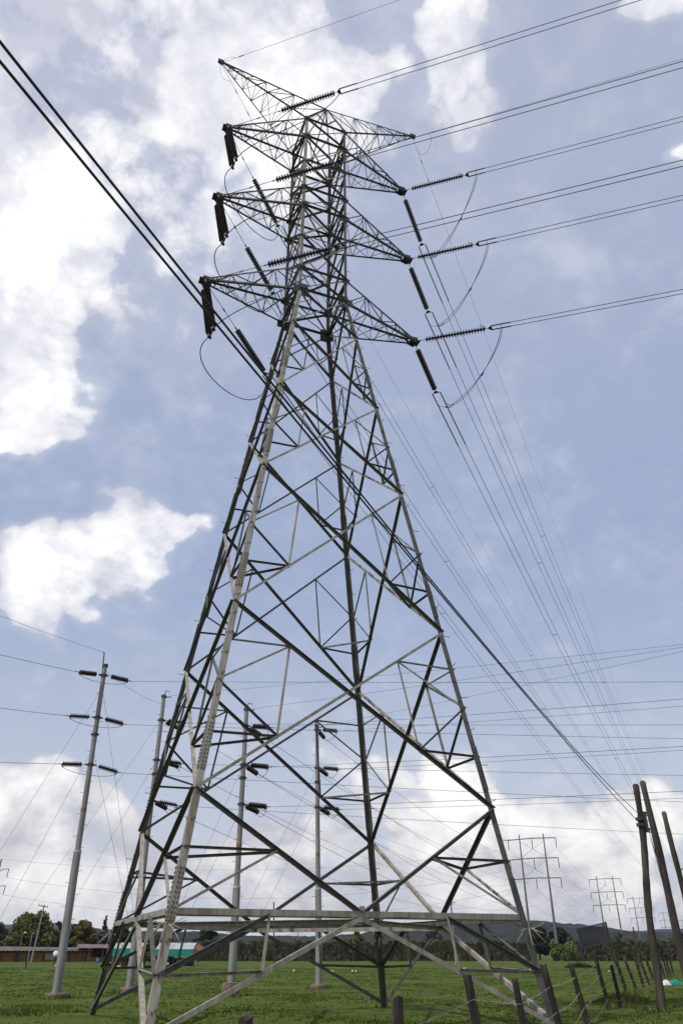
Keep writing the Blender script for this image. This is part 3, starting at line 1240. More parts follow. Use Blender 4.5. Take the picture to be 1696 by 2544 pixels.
# earth wires from the peaks
for side in 'LR':
    tip = TIP['G' + side]
    sw = 'left' if side == 'L' else 'right'
    for line, az, slope, t1, lab in (('A', AZ_A, .06, 62, 'thin earth wire running right and overhead from the %s peak' % sw),
                                     ('B', 66.5, .05, 330, 'thin earth wire descending to the far right from the %s peak' % sw)):
        root = thing('earth_wire', lab, 'power line', tip, 'earth wires')
        mb = MB()
        pts = sag_line(tip - ZD * .15, az, slope, 380 if line == 'B' else 220, t1)
        mb.tube(pts, .0085, 5)
        mb.build('strand', M['guy'], root, tip)
        dm_ = MB()
        for t in (1.6, 2.9) if line == 'B' else (1.2,):
            q = tip - ZD * (.15 + slope * t) + azv(az) * t
            dm_.tube([q - azv(az) * .14, q + azv(az) * .14], .022, 5)
        dm_.build('vibration_damper', M['dark_steel'], root, tip)
    mb = MB()
    a = tip + azv(AZ_A) * .9 - ZD * .2
    b = tip + azv(66.5) * 1.0 - ZD * .2
    mb.tube(bez(a, a + UD * (-.9 if side == 'L' else .5) - ZD * .1, b + UD * (-.9 if side == 'L' else .5) - ZD * .5, b, 20), .008, 4)
    o = mb.build('earth_wire_jumper', M['guy'], None, tip)
    tag(o, 'thin wire loop joining the two earth wires at the %s peak' % sw, 'wire loop', 'jumper loops')


# ------------------------------------------------------------------ the air
hz = bpy.data.materials.new('air_haze')
hz.use_nodes = True
hz.node_tree.nodes.clear()
pv = hz.node_tree.nodes.new('ShaderNodeVolumePrincipled')
pv.inputs['Color'].default_value = (0.72, 0.80, 0.98, 1)
pv.inputs['Density'].default_value = HAZE
pv.inputs['Anisotropy'].default_value = 0.2
ho = hz.node_tree.nodes.new('ShaderNodeOutputMaterial')
hz.node_tree.links.new(pv.outputs[0], ho.inputs['Volume'])
hb = MB()
hb.add([(x, y, z) for z in (-3.5, 112) for y in (-200, 4600) for x in (-4200, 4200)],
       [(0, 2, 3, 1), (4, 5, 7, 6), (0, 1, 5, 4), (2, 6, 7, 3), (0, 4, 6, 2), (1, 3, 7, 5)])
hb.build('haze', hz)['kind'] = 'stuff'

# ------------------------------------------------------------------ tall grey strain poles behind the pylon
sm = MB()
sm.lathe([(.03, 0), (.05, .01), (.06, .05), (.125, .07), (.135, .10), (.10, .10), (.055, .12), (.04, .146)], 10)
POLE_DISC = bpy.data.meshes.new('insulator_disc')
POLE_DISC.from_pydata(sm.v, [], sm.f)
POLE_DISC.materials.append(M['porcelain'])
POLE_DISC.polygons.foreach_set('use_smooth', [True] * len(POLE_DISC.polygons))
ps_proto, PS_LEN = string_proto(9, .20, yoke=False, disc=POLE_DISC, pitch=.10, tail=.1)
cl = MB()
cl.tube([V((0, 0, PS_LEN - .02)), V((0, 0, PS_LEN + .30))], .022, 5)
cl.tube([V((0, 0, PS_LEN + .12)), V((.10, 0, PS_LEN + .10)), V((.17, 0, PS_LEN + .0))], .018, 5)
cl.build('strain_clamp', M['dark_steel'], ps_proto)
ps_first = True

GREY = [
    # base, top, label words, attachment heights, start of lower sleeve
    ((-11.95, 37.28), (-12.19, 37.28, 14.42), 'leftmost', (13.87, 11.71, 9.44), 5.6),
    ((-9.87, 41.30), (-9.93, 41.30, 14.08), 'second from left', (12.66, 10.53, 8.46), 4.9),
    ((-4.76, 38.29), (-4.88, 38.29, 12.50), 'third from left', (11.55, 9.64, 7.80), 4.2),
    ((-1.19, 46.86), (-1.53, 46.86, 13.85), 'rightmost', (13.55, 11.27, 9.02), 4.7),
]
# where the wires that leave each pole to the right pass, per level
RIGHT = [
    [(17.23, 36.69, 13.61), (17.75, 39.33, 11.42), (19.22, 44.4, 9.15)],
    [(18.55, 40.72, 12.48), (19.0, 43.16, 10.3), (21.42, 50.56, 8.19)],
    [(14.87, 32.06, 11.3), (14.64, 32.59, 9.43), (14.16, 32.46, 7.58)],
    [(18.5, 40.12, 13.3), (18.11, 40.44, 11.07), (17.92, 41.3, 8.8)],
]
LEFTW = [(-16.09, 33.59, 14.0), (-16.24, 35.13, 12.0), (-16.42, 36.78, 10.0)]
BDIR = [None, [(-8.93, 42.21, 12.48), (-8.73, 41.71, 10.28), (-9.08, 42.87, 8.29)],
        [(-4.06, 39.41, 11.34), (-4.04, 39.75, 9.43), (-3.97, 39.29, 7.58)],
        [(-0.68, 49.61, 13.52), (-0.58, 48.45, 11.07), (-0.49, 48.16, 8.82)]]
H1_MID = V((50.3, 215, 0))
H_LEVELS = (27.75, 22.95, 18.25)
H_HALF = 6.25
HD = V((0.93, -0.37, 0)).normalized()       # direction of the far frames' cross beams


def frame_tips(mid, scale=1.0):
    return [[mid + HD * (u * H_HALF) + ZD * (z - 2.35) for u in (-1, 0, 1)] for z in H_LEVELS]


def wire(name, label, cat, group, pts, r, m, sides=5):
    mb = MB()
    mb.tube(pts, r, sides)
    o = mb.build(name, m, None, tuple(pts[0]))
    return tag(o, label, cat, group)


def hang(a, b, sag, n=24):
    a, b = V(a), V(b)
    return [lerp(a, b, i / n) - ZD * (4 * sag * (i / n) * (1 - i / n)) for i in range(n + 1)]


ORD = ('top', 'middle', 'bottom')
for i, (b, t, word, hs, sleeve) in enumerate(GREY):
    base = V((b[0], b[1], ground_h(*b)))
    top = V(t)
    axis = lambda z: lerp(V((b[0], b[1], 0)), top, z / top.z)
    root = thing('strain_pole', '%s of the four tall grey strain poles behind the pylon' % word, 'power pole', base, 'grey strain poles')
    mb = MB()
    mb.tube([axis(-.2), axis(sleeve * .5), axis(sleeve)], [.185, .178, .170], 16)
    mb.build('lower_sleeve', M['pole'], root, base, True)
    mb = MB()
    mb.tube([axis(sleeve), axis((sleeve + top.z) / 2), top], [.135, .122, .105], 16)
    up = mb.build('upper_shaft', M['pole'], root, base, True)
    mb = MB()
    mb.tube([axis(sleeve - .04), axis(sleeve + .06)], .178, 16)
    mb.build('collar', M['pole_ring'], root, base)
    mb = MB()
    mb.tube([axis(sleeve + 1.7), axis(sleeve + 1.86)], .138, 16)
    mb.build('orange_band', M['orange'], root, base)
    for h in hs + ((hs[1] + hs[2]) / 2 + .3,):
        mb = MB()
        mb.tube([axis(h - .07), axis(h + .07)], .145, 12)
        q = axis(h)
        mb.box(q + V((.0, 0, 0)), .20, .05, .03)
        mb.build('clamp_band', M['dark_steel'], root, base)
    z = 2.4
    k = 0
    while z < top.z - .6:
        q = axis(z)
        s = 1 if k % 2 else -1
        st = MB()
        rr_ = .17 if z < sleeve else .115
        st.tube([q + V((s * rr_ * .8, 0, 0)), q + V((s * (rr_ + .17), -.02, 0))], .009, 4)
        st.build('step_bolt', M['dark_steel'], root, base)
        z += .48
        k += 1
    mb = MB()
    if i == 0:
        mb.tube([top - ZD * .7 + V((-.08, 0, 0)), top + V((-.16, 0, .66)), top + V((-.24, 0, .70))], .03, 6)
        mb.tube([top - ZD * .1, top + ZD * .03], .15, 12)
    else:
        mb.tube([top - ZD * .05, top + V((.10, -.05, .22)), top + V((.30, -.05, .16))], .025, 6)
        mb.tube([top - ZD * .15, top + V((.42, 0, -.12))], .03, 6)
        mb.box(top - ZD * .1, .13, .13, .05)
    mb.build('top_bracket', M['dark_steel'], root, base)
    ft = MB()
    rad = .45 if i != 2 else .42
    hh = .20 if i != 2 else .52
    ft.lathe([(rad, -.2), (rad, hh * .7), (rad * .93, hh), (.2, hh + .02)], 14 if i != 2 else 8)
    f = ft.build('pole_footing', M['concrete'])
    f.location = base
    tag(f, 'round brown concrete base under the %s grey strain pole' % word if i != 2 else 'taller dark concrete plinth under the third grey strain pole from left', 'footing', 'bases of the grey poles')
    # strings, jumpers and wires
    for lv, h in enumerate(hs):
        q = axis(h)
        ends = []
        jobs = [('right', V(RIGHT[i][lv]), .10)]
        if i == 0:
            jobs.append(('left', V(LEFTW[lv]), .05))
        else:
            jobs.append(('back', None, 0))
        for word2, target, sg in jobs:
            if word2 == 'back':
                bd = V(BDIR[i][lv])
                d = (V((bd.x, bd.y, 0)) - V((q.x, q.y, 0))).normalized()
                tips = frame_tips(H1_MID)
                target = tips[lv][i - 1]
                d = (d * 1.6 + (target - q).normalized()).normalized() - ZD * .16
            else:
                d = (target - q).normalized() - ZD * .13
            d.normalize()
            if word2 == 'right' and i == 0:
                d = (d - ZD * .10).normalized()
            s0 = q + V((d.x, d.y, 0)).normalized() * .13
            o = ps_proto if ps_first else copy_thing(ps_proto)
            ps_first = False
            place_string(o, s0, d)
            where = {'right': 'pointing right', 'left': 'pointing left', 'back': 'slanting away'}[word2]
            tag(o, '%s dark insulator string %s on the %s grey pole' % (ORD[lv], where, word), 'insulator string', 'insulator strings of the grey poles')
            e = s0 + d * (PS_LEN + .28)
            ends.append((e, d))
            if word2 == 'right':
                tt = q + (target - q) * 2.4
                tt.z = target.z + .1
                pts = hang(e, tt, .28, 30)
                wire('line_wire', '%s wire running right from the %s grey pole' % (ORD[lv], word), 'power line', 'wires of the grey poles', pts, .0105, M['wire'])
            elif word2 == 'left':
                tt = q + (target - q) * 3.2
                tt.z = target.z + .3
                wire('line_wire', '%s wire running left from the leftmost grey pole' % ORD[lv], 'power line', 'wires of the grey poles', hang(e, tt, .25, 24), .012, M['wire'])
            else:
                wire('line_wire', '%s wire slanting from the %s grey pole down towards the twin-pole frame' % (ORD[lv], word), 'power line',
                     'wires to the twin-pole frames', hang(e, target, 4.6, 40), .012, M['wire'])
        (e0, d0), (e1, d1) = ends
        mid = (e0 + e1) / 2 - ZD * (.75 if i == 0 else .55)
        pts = bez(e0 - d0 * .15, e0 - ZD * .45 - d0 * .2, e1 - ZD * .45 - d1 * .2, e1 - d1 * .15, 18)
        wire('pole_jumper', '%s jumper wire sagging between the strings of the %s grey pole' % (ORD[lv], word), 'jumper cable', 'jumpers of the grey poles', pts, .012, M['wire'])
    # earth wire off the top
    if i > 0:
        tgt = [None, (15.76, 32.69, 14.08), (13.85, 28.77, 12.5), (15.81, 32.96, 13.85)][i]
        a = top + V((.4, 0, -.05))
        bb = a + (V(tgt) - a) * 2.2
        wire('earth_wire', 'thin top wire running right from the head of the %s grey pole' % word, 'power line', 'wires of the grey poles', hang(a, bb, .25), .008, M['wire'])
    else:
        a = top + V((-.24, 0, .70))
        bb = a + (V((-14.99, 30.44, 14.6)) - a) * 3
        wire('earth_wire', 'thin top wire running left from the head of the leftmost grey pole', 'power line', 'wires of the grey poles', hang(a, bb, .3), .008, M['wire'])
        wire('earth_wire', 'thin wire sloping from the leftmost grey pole to the pole right of it', 'power line', 'wires of the grey poles',
             hang(top - ZD * .25, V(GREY[1][1]) - ZD * .55, .2), .008, M['wire'])

# guy wires: pole index, height, anchor on the ground
for i, h, anc, lab in ((0, 13.2, (-19.6, 40.5), 'long guy wire falling left from the top of the leftmost grey pole'),
                       (0, 10.2, (-17.2, 40.0), 'lower guy wire falling left from the leftmost grey pole'),
                       (0, 13.3, (-10.1, 45.5), 'long guy wire falling right behind the leftmost grey pole'),
                       (0, 10.2, (-9.8, 44.0), 'lower guy wire falling right behind the leftmost grey pole'),
                       (1, 12.7, (-23.5, 57.0), 'guy wire crossing the sky left from the top of the second grey pole'),
                       (1, 10.5, (-22.0, 62.0), 'lower guy wire crossing left from the second grey pole'),
                       (2, 9.7, (-9.6, 43.0), 'upper guy wire falling left from the third grey pole'),
                       (2, 7.6, (-8.9, 41.5), 'lower guy wire falling left from the third grey pole'),
                       (3, 11.2, (-7.6, 50.0), 'upper guy wire falling left from the rightmost grey pole'),
                       (3, 9.2, (-6.4, 49.0), 'lower guy wire falling left from the rightmost grey pole')):
    b, t, word, hs, sleeve = GREY[i]
    q = lerp(V((b[0], b[1], 0)), V(t), h / t[2])
    wire('guy_wire', lab, 'guy wire', 'guy wires of the grey poles', [q, V((anc[0], anc[1], 0))], .0075, M['guy'])


# ------------------------------------------------------------------ twin-pole frames of the other line
FR = [((50.375, 215), 'nearest and largest'), ((107.6, 340), 'second nearest'), ((164.5, 465), 'third nearest'), ((245.7, 640), 'fourth'), ((316.0, 800), 'farthest')]


def h_frame(mid, label, simple):
    root = thing('twin_pole_frame', label, 'pylon', (mid[0], mid[1], 0), 'twin-pole frames of the far line')
    o = V((0, 0, 0))
    for s in (-1, 1):
        mb = MB()
        ft_ = HD * (s * 3.15)
        mb.tube([o + ft_ + ZD * -.3, o + ft_ + ZD * 11.5], [.34, .30], 10)
        mb.tube([o + ft_ + ZD * 11.5, o + ft_ + ZD * 28.9], [.27, .14], 10)
        mb.build('pole', M['frame_pole'], root, None, True)
    for z in H_LEVELS:
        mb = MB()
        mb.tube([o + HD * -H_HALF + ZD * (z - .12), o + ZD * (z + .12), o + HD * H_HALF + ZD * (z - .02)], .13, 6)
        mb.build('cross_beam', M['dark_steel'], root)
        for u in (-1, 0, 1):
            mb = MB()
            q = HD * (u * H_HALF * .995) + ZD * (z - .1)
            mb.tube([q, q - ZD * 2.25], .10, 6)
            mb.build('insulator', M['dark_steel'], root)
    if not simple:
        for z in (25.2, 20.5):
            for s in (-1, 1):
                mb = MB()
                mb.tube([HD * (-3.15 * s) + ZD * (z + 1.9), HD * (3.15 * s) + ZD * (z - 1.9)], .035, 5)
                mb.build('cross_tie', M['guy'], root)
    return root


for (mid, w) in FR:
    h_frame(mid, '%s grey twin-pole line frame with three cross beams on the right' % w, False)
tipsets = [frame_tips(V((m[0], m[1], 0))) for m, w in FR]
POS3 = ('left', 'middle', 'right')
for j in range(2):
    for lv in range(3):
        for u in range(3):
            wire('line_wire', '%s %s wire sagging between the %s and %s twin-pole frames' % (ORD[lv], POS3[u], ('nearest', 'second', 'third')[j], ('second', 'third', 'fourth')[j]),
                 'power line', 'wires between the twin-pole frames', hang(tipsets[j][lv][u], tipsets[j + 1][lv][u], 5.0, 20), .02, M['wire'])
# the matching pole at the far left edge
root = thing('davit_pole', 'grey line pole with upswept arms at the far left edge', 'power pole', (-78.9, 190, 0))
mb = MB()
mb.tube([V((0, 0, -.3)), V((.2, 0, 20.4))], [.42, .16], 10)
mb.build('pole', M['pole'], root, None, True)
LT = []
for z in (17.7, 14.2):
    mb = MB()
    mb.tube([V((.15, 0, z)), V((1.2, 0, z + .55)), V((2.4, 0, z + .62))], .09, 6)
    mb.build('davit_arm', M['dark_steel'], root)
    mb = MB()
    mb.tube([V((2.4, 0, z + .6)), V((2.25, 0, z - 1.2))], .085, 6)
    mb.build('insulator', M['dark_steel'], root)
    LT.append(V((-78.9 + 2.25, 190, z - 1.2)))
for k, lt in enumerate(LT):
    wire('line_wire', '%s distant wire running right from the pole at the left edge' % ('upper', 'lower')[k], 'power line', 'wires of the far left pole',
         hang(lt, tipsets[0][k + 1][0] + V((0, 0, 0)), 5.5, 30), .022, M['wire'])
wire('line_wire', 'distant wire running right from the top of the pole at the left edge', 'power line', 'wires of the far left pole',
     hang(V((-78.7, 190, 20.3)), tipsets[0][0][0], 3.5, 30), .018, M['wire'])


# ------------------------------------------------------------------ timber poles on the right
def timber(label, b, t, r0, r1, seed, blunt=True):
    rnd = random.Random(seed)
    base = V((b[0], b[1], 0))
    top = V(t)
    mb = MB()
    n = 22
    pts, rs = [], []
    for i in range(n + 1):
        k = i / n
        q = lerp(base - ZD * .2, top, k)
        q += V(((.05 if seed == 1 else .02) * math.sin(k * 9 + seed), .02 * math.cos(k * 7 + seed), 0))
        pts.append(q)
        rs.append((r0 + (r1 - r0) * k) * (1 + rnd.uniform(-.09, .09)))
    pts.append(top + V((-.02, 0, .05)))
    rs.append(r1 * .72)
    mb.tube(pts, rs, 12)
    root = thing('timber_pole', label, 'wooden pole', base, 'timber poles on the right')
    mb.build('shaft', M['timber'], root, base, True)
    return root, base


w1, w1b = timber('leaning weathered timber pole carrying the two black cables', (10.18, 28.71), (10.81, 28.71, 6.89), .135, .108, 1)
for z in (5.55, 5.75):
    mb = MB()
    q = lerp(V((10.18, 28.71, 0)), V((10.81, 28.71, 6.89)), z / 6.89)
    mb.tube([q - ZD * .05, q + ZD * .05], .15, 12)
    mb.build('steel_band', M['dark_steel'], w1, w1b)
mb = MB()
q = lerp(V((10.18, 28.71, 0)), V((10.81, 28.71, 6.89)), 5.65 / 6.89)
mb.box(q + V((.17, -.03, .0)), .06, .06, .34)
mb.build('rack', M['dark_steel'], w1, w1b)
for z in (-.28, .26):
    mb = MB()
    mb.v = []
    mb.lathe([(.05, -.07), (.085, -.05), (.06, 0), (.085, .05), (.05, .07)], 10)
    o = mb.build('spool_insulator', M['porcelain'], w1)
    o.location = q + V((.30, -.03, z)) - w1b
timber('taller straight timber pole just right of the cable pole', (10.40, 26.4), (10.18, 26.4, 6.55), .132, .100, 2)
w3, w3b = timber('thin timber pole at the right edge with a side arm', (12.0, 29.0), (11.73, 29.0, 5.98), .115, .085, 3)
mb = MB()
mb.tube([V((11.82, 29, 4.05)), V((12.25, 29, 4.35)), V((12.6, 29, 4.38))], .02, 5)
mb.build('side_arm', M['dark_steel'], w3, w3b)
mb = MB()
mb.tube([V((11.93, 29, 3.2)), V((12.05, 28.9, 3.2)), V((12.06, 28.9, 3.35))], .02, 5)
mb.tube([V((12.02, 28.9, 3.32)), V((12.1, 28.9, 3.42))], .05, 6)
mb.build('bracket', M['dark_steel'], w3, w3b)
# heavy low-voltage cables passing in front of the pylon and over the camera
for k, (near, zz, lab) in enumerate((((-2.11, 2.44), 7.17, 'upper black cable crossing in front of the pylon to the timber pole'),
                                     ((-2.13, 2.45), 6.67, 'lower black cable crossing in front of the pylon to the timber pole'))):
    a = q + V((.30 - .3, -.03, (.26, -.10)[k]))
    b = V((near[0], near[1], zz))
    far = b + (b - a) * .5
    pts = hang(a, far, (.85, .41)[k], 48)
    wire('overhead_cable', lab, 'power line', 'black cables of the timber pole', pts, .0105, M['cable'], 8)
for k in range(2):
    a = q + V((.25, 0, (-.3, -.36)[k]))
    wire('overhead_cable', '%s dark cable dropping from the timber pole to the thin pole at the edge' % ('outer', 'inner')[k], 'power line', 'drop cables of the timber pole',
         hang(a, V((11.55 + .12 * k, 29.6, 2.35 + .3 * k)), .25), .011, M['cable'])


# ------------------------------------------------------------------ pasture fence
def fence_post(label, top, base, r, seed, group='fence posts'):
    rnd = random.Random(seed)
    top, base = V(top), V(base)
    mb = MB()
    n, sides = 9, 9
    prof = [1 + rnd.uniform(-.13, .13) for _ in range(sides)]
    for i in range(n + 1):
        k = i / n
        c = lerp(base - ZD * .15, top, k)
        for s in range(sides):
            a = 2 * math.pi * s / sides
            rr_ = r * (1.08 - .16 * k) * prof[s] * (1 + rnd.uniform(-.06, .06))
            z = rnd.uniform(-.035, .02) if i == n else 0
            mb.v.append((c.x + rr_ * math.cos(a), c.y + rr_ * math.sin(a), c.z + z))
    for i in range(n):
        for s in range(sides):
            s2 = (s + 1) % sides
            a = i * sides
            mb.f.append((a + s, a + s2, a + sides + s2, a + sides + s))
    mb.v.append(tuple(top + ZD * rnd.uniform(-.01, .015)))
    ti = len(mb.v) - 1
    for s in range(sides):
        mb.f.append((n * sides + s, n * sides + (s + 1) % sides, ti))
    o = mb.build('fence_post', M['post'], None, tuple(base))
    return tag(o, label, 'fence post', group)


POSTS = [
    ((-0.86, 8.11, 1.10), (-0.87, 8.11, 0), 0.071, 'stubby cut post poking up at the bottom of the picture'),
    ((0.51, 8.15, 1.25), (0.52, 8.15, 0), 0.057, 'pale split-topped post in front of the far middle leg'),
    ((1.63, 11.43, 1.36), (1.84, 11.43, 0), 0.060, 'thick dark post standing before the lower brace right of centre'),
    ((2.23, 11.35, 1.30), (2.42, 11.35, 0), 0.047, 'shorter dark post left of the right pylon leg'),
    ((3.08, 13.39, 1.45), (3.36, 13.39, 0), 0.060, 'dark leaning post overlapping the right pylon leg'),
    ((5.53, 21.12, 1.38), (5.80, 21.12, 0), 0.071, 'leaning post just right of the right pylon leg'),
    ((8.88, 30.56, 1.66), (9.12, 30.56, 0), 0.071, 'tall leaning post under the dull sign board'),
    ((9.56, 31.0, 1.24), (9.69, 31.0, 0), 0.067, 'short post right of the tall leaning post'),
    ((12.15, 38.64, 1.38), (12.44, 38.64, 0), 0.071, 'post close to the sign board right leg'),
    ((13.39, 41.3, 1.46), (13.80, 41.3, 0), 0.071, 'strongly leaning post right of the sign board'),
    ((15.59, 46.33, 1.41), (15.84, 46.33, 0), 0.071, 'first of the receding posts left of the cable pole'),
    ((17.37, 50.86, 1.39), (17.74, 50.86, 0), 0.071, 'second of the receding posts left of the cable pole'),
    ((20.48, 58.79, 1.45), (20.85, 58.79, 0), 0.076, 'receding post nearest the foot of the cable pole'),
    ((21.03, 58.79, 1.20), (21.25, 58.79, 0), 0.076, 'post partly hidden behind the cable pole'),
    ((23.10, 63.29, 1.0), (23.25, 63.29, 0), 0.076, 'low post just right of the cable pole'),
    ((24.07, 65.3, 1.28), (24.27, 65.3, 0), 0.076, 'first of three small posts between the timber poles'),
    ((25.90, 69.72, 1.26), (26.13, 69.72, 0), 0.076, 'second of three small posts between the timber poles'),
    ((27.13, 72.16, 1.36), (27.26, 72.16, 0), 0.076, 'third of three small posts between the timber poles'),
]
for i, (t, b, r, lab) in enumerate(POSTS):
    fence_post(lab, t, b, r, 40 + i)
rndb = random.Random(11)
ORDER = [0, 1, 2, 3, 4, 5, 6, 7, 8, 9, 10, 11, 12, 14, 15, 16, 17]
for k, (fr, lab) in enumerate(((.80, 'top'), (.58, 'second'), (.36, 'third'), (.14, 'lowest'))):
    root = thing('barbed_wire', '%s strand of barbed wire along the leaning fence posts' % lab, 'barbed wire', (0, 8, 0), 'strands of barbed wire')
    mb = MB()
    brb = MB()
    pts = []
    for j, idx in enumerate(ORDER):
        t, b, r, _ = POSTS[idx]
        q = lerp(V(b), V(t), fr) + V((0, -r * 1.02, 0))
        if pts:
            a = pts[-1]
            m = max(6, int((q - a).length / .35))
            sg = .006 * (q - a).length * rndb.uniform(.5, 1.3)
            for s in range(1, m):
                c = lerp(a, q, s / m) - ZD * (4 * sg * (s / m) * (1 - s / m))
                pts.append(c)
                if c.y < 34:
                    for _ in range(2):
                        d = V((rndb.uniform(-1, 1), rndb.uniform(-1, 1), rndb.uniform(-1, 1))).normalized()
                        brb.tube([c - d * .022, c + d * .022], .003, 3)
        pts.append(q)
    mb.tube(pts, .0042, 5)
    mb.build('strand', M['barb'], root, (0, 8, 0))
    brb.build('barbs', M['barb'], root, (0, 8, 0))['kind'] = 'stuff'

# far boundary fence along the hedge
fp = MB()
fp.tube([V((0, 0, -.1)), V((0, 0, 1.25))], .09, 6)
fpo = fp.build('fence_post', M['post'])
tag(fpo, 'tiny dark post of the boundary fence along the hedge', 'fence post', 'posts of the boundary fence')
rnd = random.Random(5)
for k in range(44):
    o = fpo if k == 0 else fpo.copy()
    if k:
        COL.objects.link(o)
    x = -40 + k * 2.9 + rnd.uniform(-.7, .7)
    o.location = (x, 178 + 4 * math.sin(x * .05) + rnd.uniform(-1, 1), 0)
    o.scale = (1, 1, rnd.uniform(.75, 1.15))

# ------------------------------------------------------------------ sign board, goal, poles in the field
root = thing('sign_board', 'dull grey sheet stretched on two thin posts in the field on the right', 'sign board', (30.1, 101.7, 0))
A0, A1 = V((27.99, 100.49, 0)), V((32.25, 103.02, 0))
for s, (b, t) in enumerate((((27.99, 100.49, 0), (27.53, 100.49, 4.15)), ((32.25, 103.02, 0), (31.84, 103.02, 4.90)))):
    mb = MB()
    mb.tube([V(b), V(t)], .055, 6)
    mb.build('post', M['dark_steel'], root, (30.1, 101.7, 0))
cn = [V((27.55, 100.4, 4.05)), V((31.85, 102.95, 4.80)), V((32.05, 102.95, 2.85)), V((27.75, 100.4, 1.98))]
mb = MB()
off = V((.03, -.05, 0))
mb.add(cn + [c + off for c in cn], [(0, 1, 2, 3), (7, 6, 5, 4), (0, 4, 5, 1), (1, 5, 6, 2), (2, 6, 7, 3), (3, 7, 4, 0)])
mb.build('sheet', M['sign'], root, (30.1, 101.7, 0))
mb = MB()
for a, b in ((0, 1), (1, 2), (2, 3), (3, 0)):
    mb.tube([cn[a] + off * 1.4, cn[b] + off * 1.4], .05, 6)
mb.build('frame', M['dark_steel'], root, (30.1, 101.7, 0))

root = thing('goal_frame', 'small white goal frame in front of the hedge', 'goal', (57, 212, 0))
for x, y in ((54.6, 209.2), (57.6, 214.5)):
    mb = MB()
    mb.tube([V((x, y, 0)), V((x, y, 1.95))], .08, 6)
    mb.build('upright', M['white'], root, (57, 212, 0))
mb = MB()
mb.tube([V((54.6, 209.2, 1.95)), V((57.6, 214.5, 1.95))], .08, 6)
mb.build('crossbar', M['white'], root, (57, 212, 0))


def plain_pole(name, label, b, t, r0, r1, m, extra=None, cat='pole'):
    root = thing(name, label, cat, (b[0], b[1], 0), 'thin poles in the field')
    mb = MB()
    mb.tube([V((0, 0, -.2)), V((t[0] - b[0], t[1] - b[1], t[2]))], [r0, r1], 8)
    mb.build('shaft', m, root, None, True)
    if extra:
        extra(root, V((t[0] - b[0], t[1] - b[1], t[2])))
    return root


def ex_trans(root, t):
    mb = MB()
    mb.box(t + V((-.2, 0, -.1)), .16, .16, .28)
    mb.build('fuse_box', M['dark_steel'], root)
    mb = MB()
    mb.tube([t + V((-.5, 0, -.5)), t + V((.9, 0, -.75))], .05, 6)
    mb.tube([t + V((-.55, 0, -.2)), t + V((-.6, 0, -1.4))], .06, 6)
    mb.tube([t + V((.1, 0, -.2)), t + V((.35, 0, -1.2))], .05, 6)
    mb.build('hardware', M['dark_steel'], root)


def ex_cross(root, t):
    mb = MB()
    mb.frame_box(t + V((-.15, 0, -.25)), V((1.0, 0, -.14)), V((0, .06, 0)), V((0, 0, .07)))
    mb.build('cross_arm', M['dark_wood'], root)
    for k in range(4):
        mb = MB()
        x = -.95 + k * .62
        mb.tube([t + V((-.15 + x, 0, -.25 - x * .14)), t + V((-.15 + x, 0, .12 - x * .14))], [.05, .07], 6)
        mb.build('pin_insulator', M['dark_steel'], root)


def ex_lamp(root, t):
    mb = MB()
    mb.tube([t, t + V((.25, 0, .2)), t + V((.55, 0, .22))], .045, 6)
    mb.build('bracket_arm', M['pole'], root)
    mb = MB()
    mb.tube([t + V((.5, 0, .22)), t + V((.95, 0, .22))], [.14, .10], 8)
    mb.build('lamp_head', M['white'], root)


plain_pole('field_pole', 'thin bare grey pole in the field left of the middle', (-10.26, 133.41), (-10.72, 133.41, 8.56), .11, .09, M['dark_steel'])
plain_pole('utility_pole', 'pole with small fuse gear on its head right of the far pylon leg', (17.51, 133.41), (17.27, 133.41, 9.19), .17, .12, M['pole'], ex_trans, 'power pole')
plain_pole('field_pole', 'thin brown pole right of the sign board', (36.93, 108.51), (36.96, 108.51, 4.45), .10, .08, M['timber'])
plain_pole('field_pole', 'short thin pole standing before the hedge near the middle', (-11.54, 232), (-11.73, 232, 6.49), .13, .10, M['pole'])
plain_pole('utility_pole', 'leaning timber pole with a cross arm by the left sheds', (-61.58, 173.32), (-61.0, 173.32, 10.1), .20, .13, M['pole'], ex_cross, 'power pole')
plain_pole('field_pole', 'thin pole beside the cross-arm pole by the left sheds', (-64.0, 178), (-64.1, 178, 5.3), .10, .08, M['pole'])
plain_pole('street_lamp', 'small street lamp rising behind the left shed', (-70.18, 189.6), (-70.5, 189.6, 5.3), .07, .05, M['pole'], ex_lamp, 'street lamp')
plain_pole('stub_post', 'short black stub post in the grass on the left', (-38.05, 105.7), (-38.14, 105.7, .75), .09, .09, M['post'], None, 'post')


# ------------------------------------------------------------------ sheds, canopies, odds and ends on the left
def corrugated(mb, p00, p10, p01, p11, n=40, amp=.04):
    """wavy sheet between the eave p00-p10 and the ridge p01-p11"""
    rows = []
    for (a, b) in ((p00, p10), (p01, p11)):
        rows.append([lerp(a, b, i / n) + ZD * (amp if i % 2 else -amp) for i in range(n + 1)])
    o = len(mb.v)
    for r in rows:
        mb.v.extend([tuple(q) for q in r])
    for i in range(n):
        mb.f.append((o + i, o + i + 1, o + n + 1 + i + 1, o + n + 1 + i))


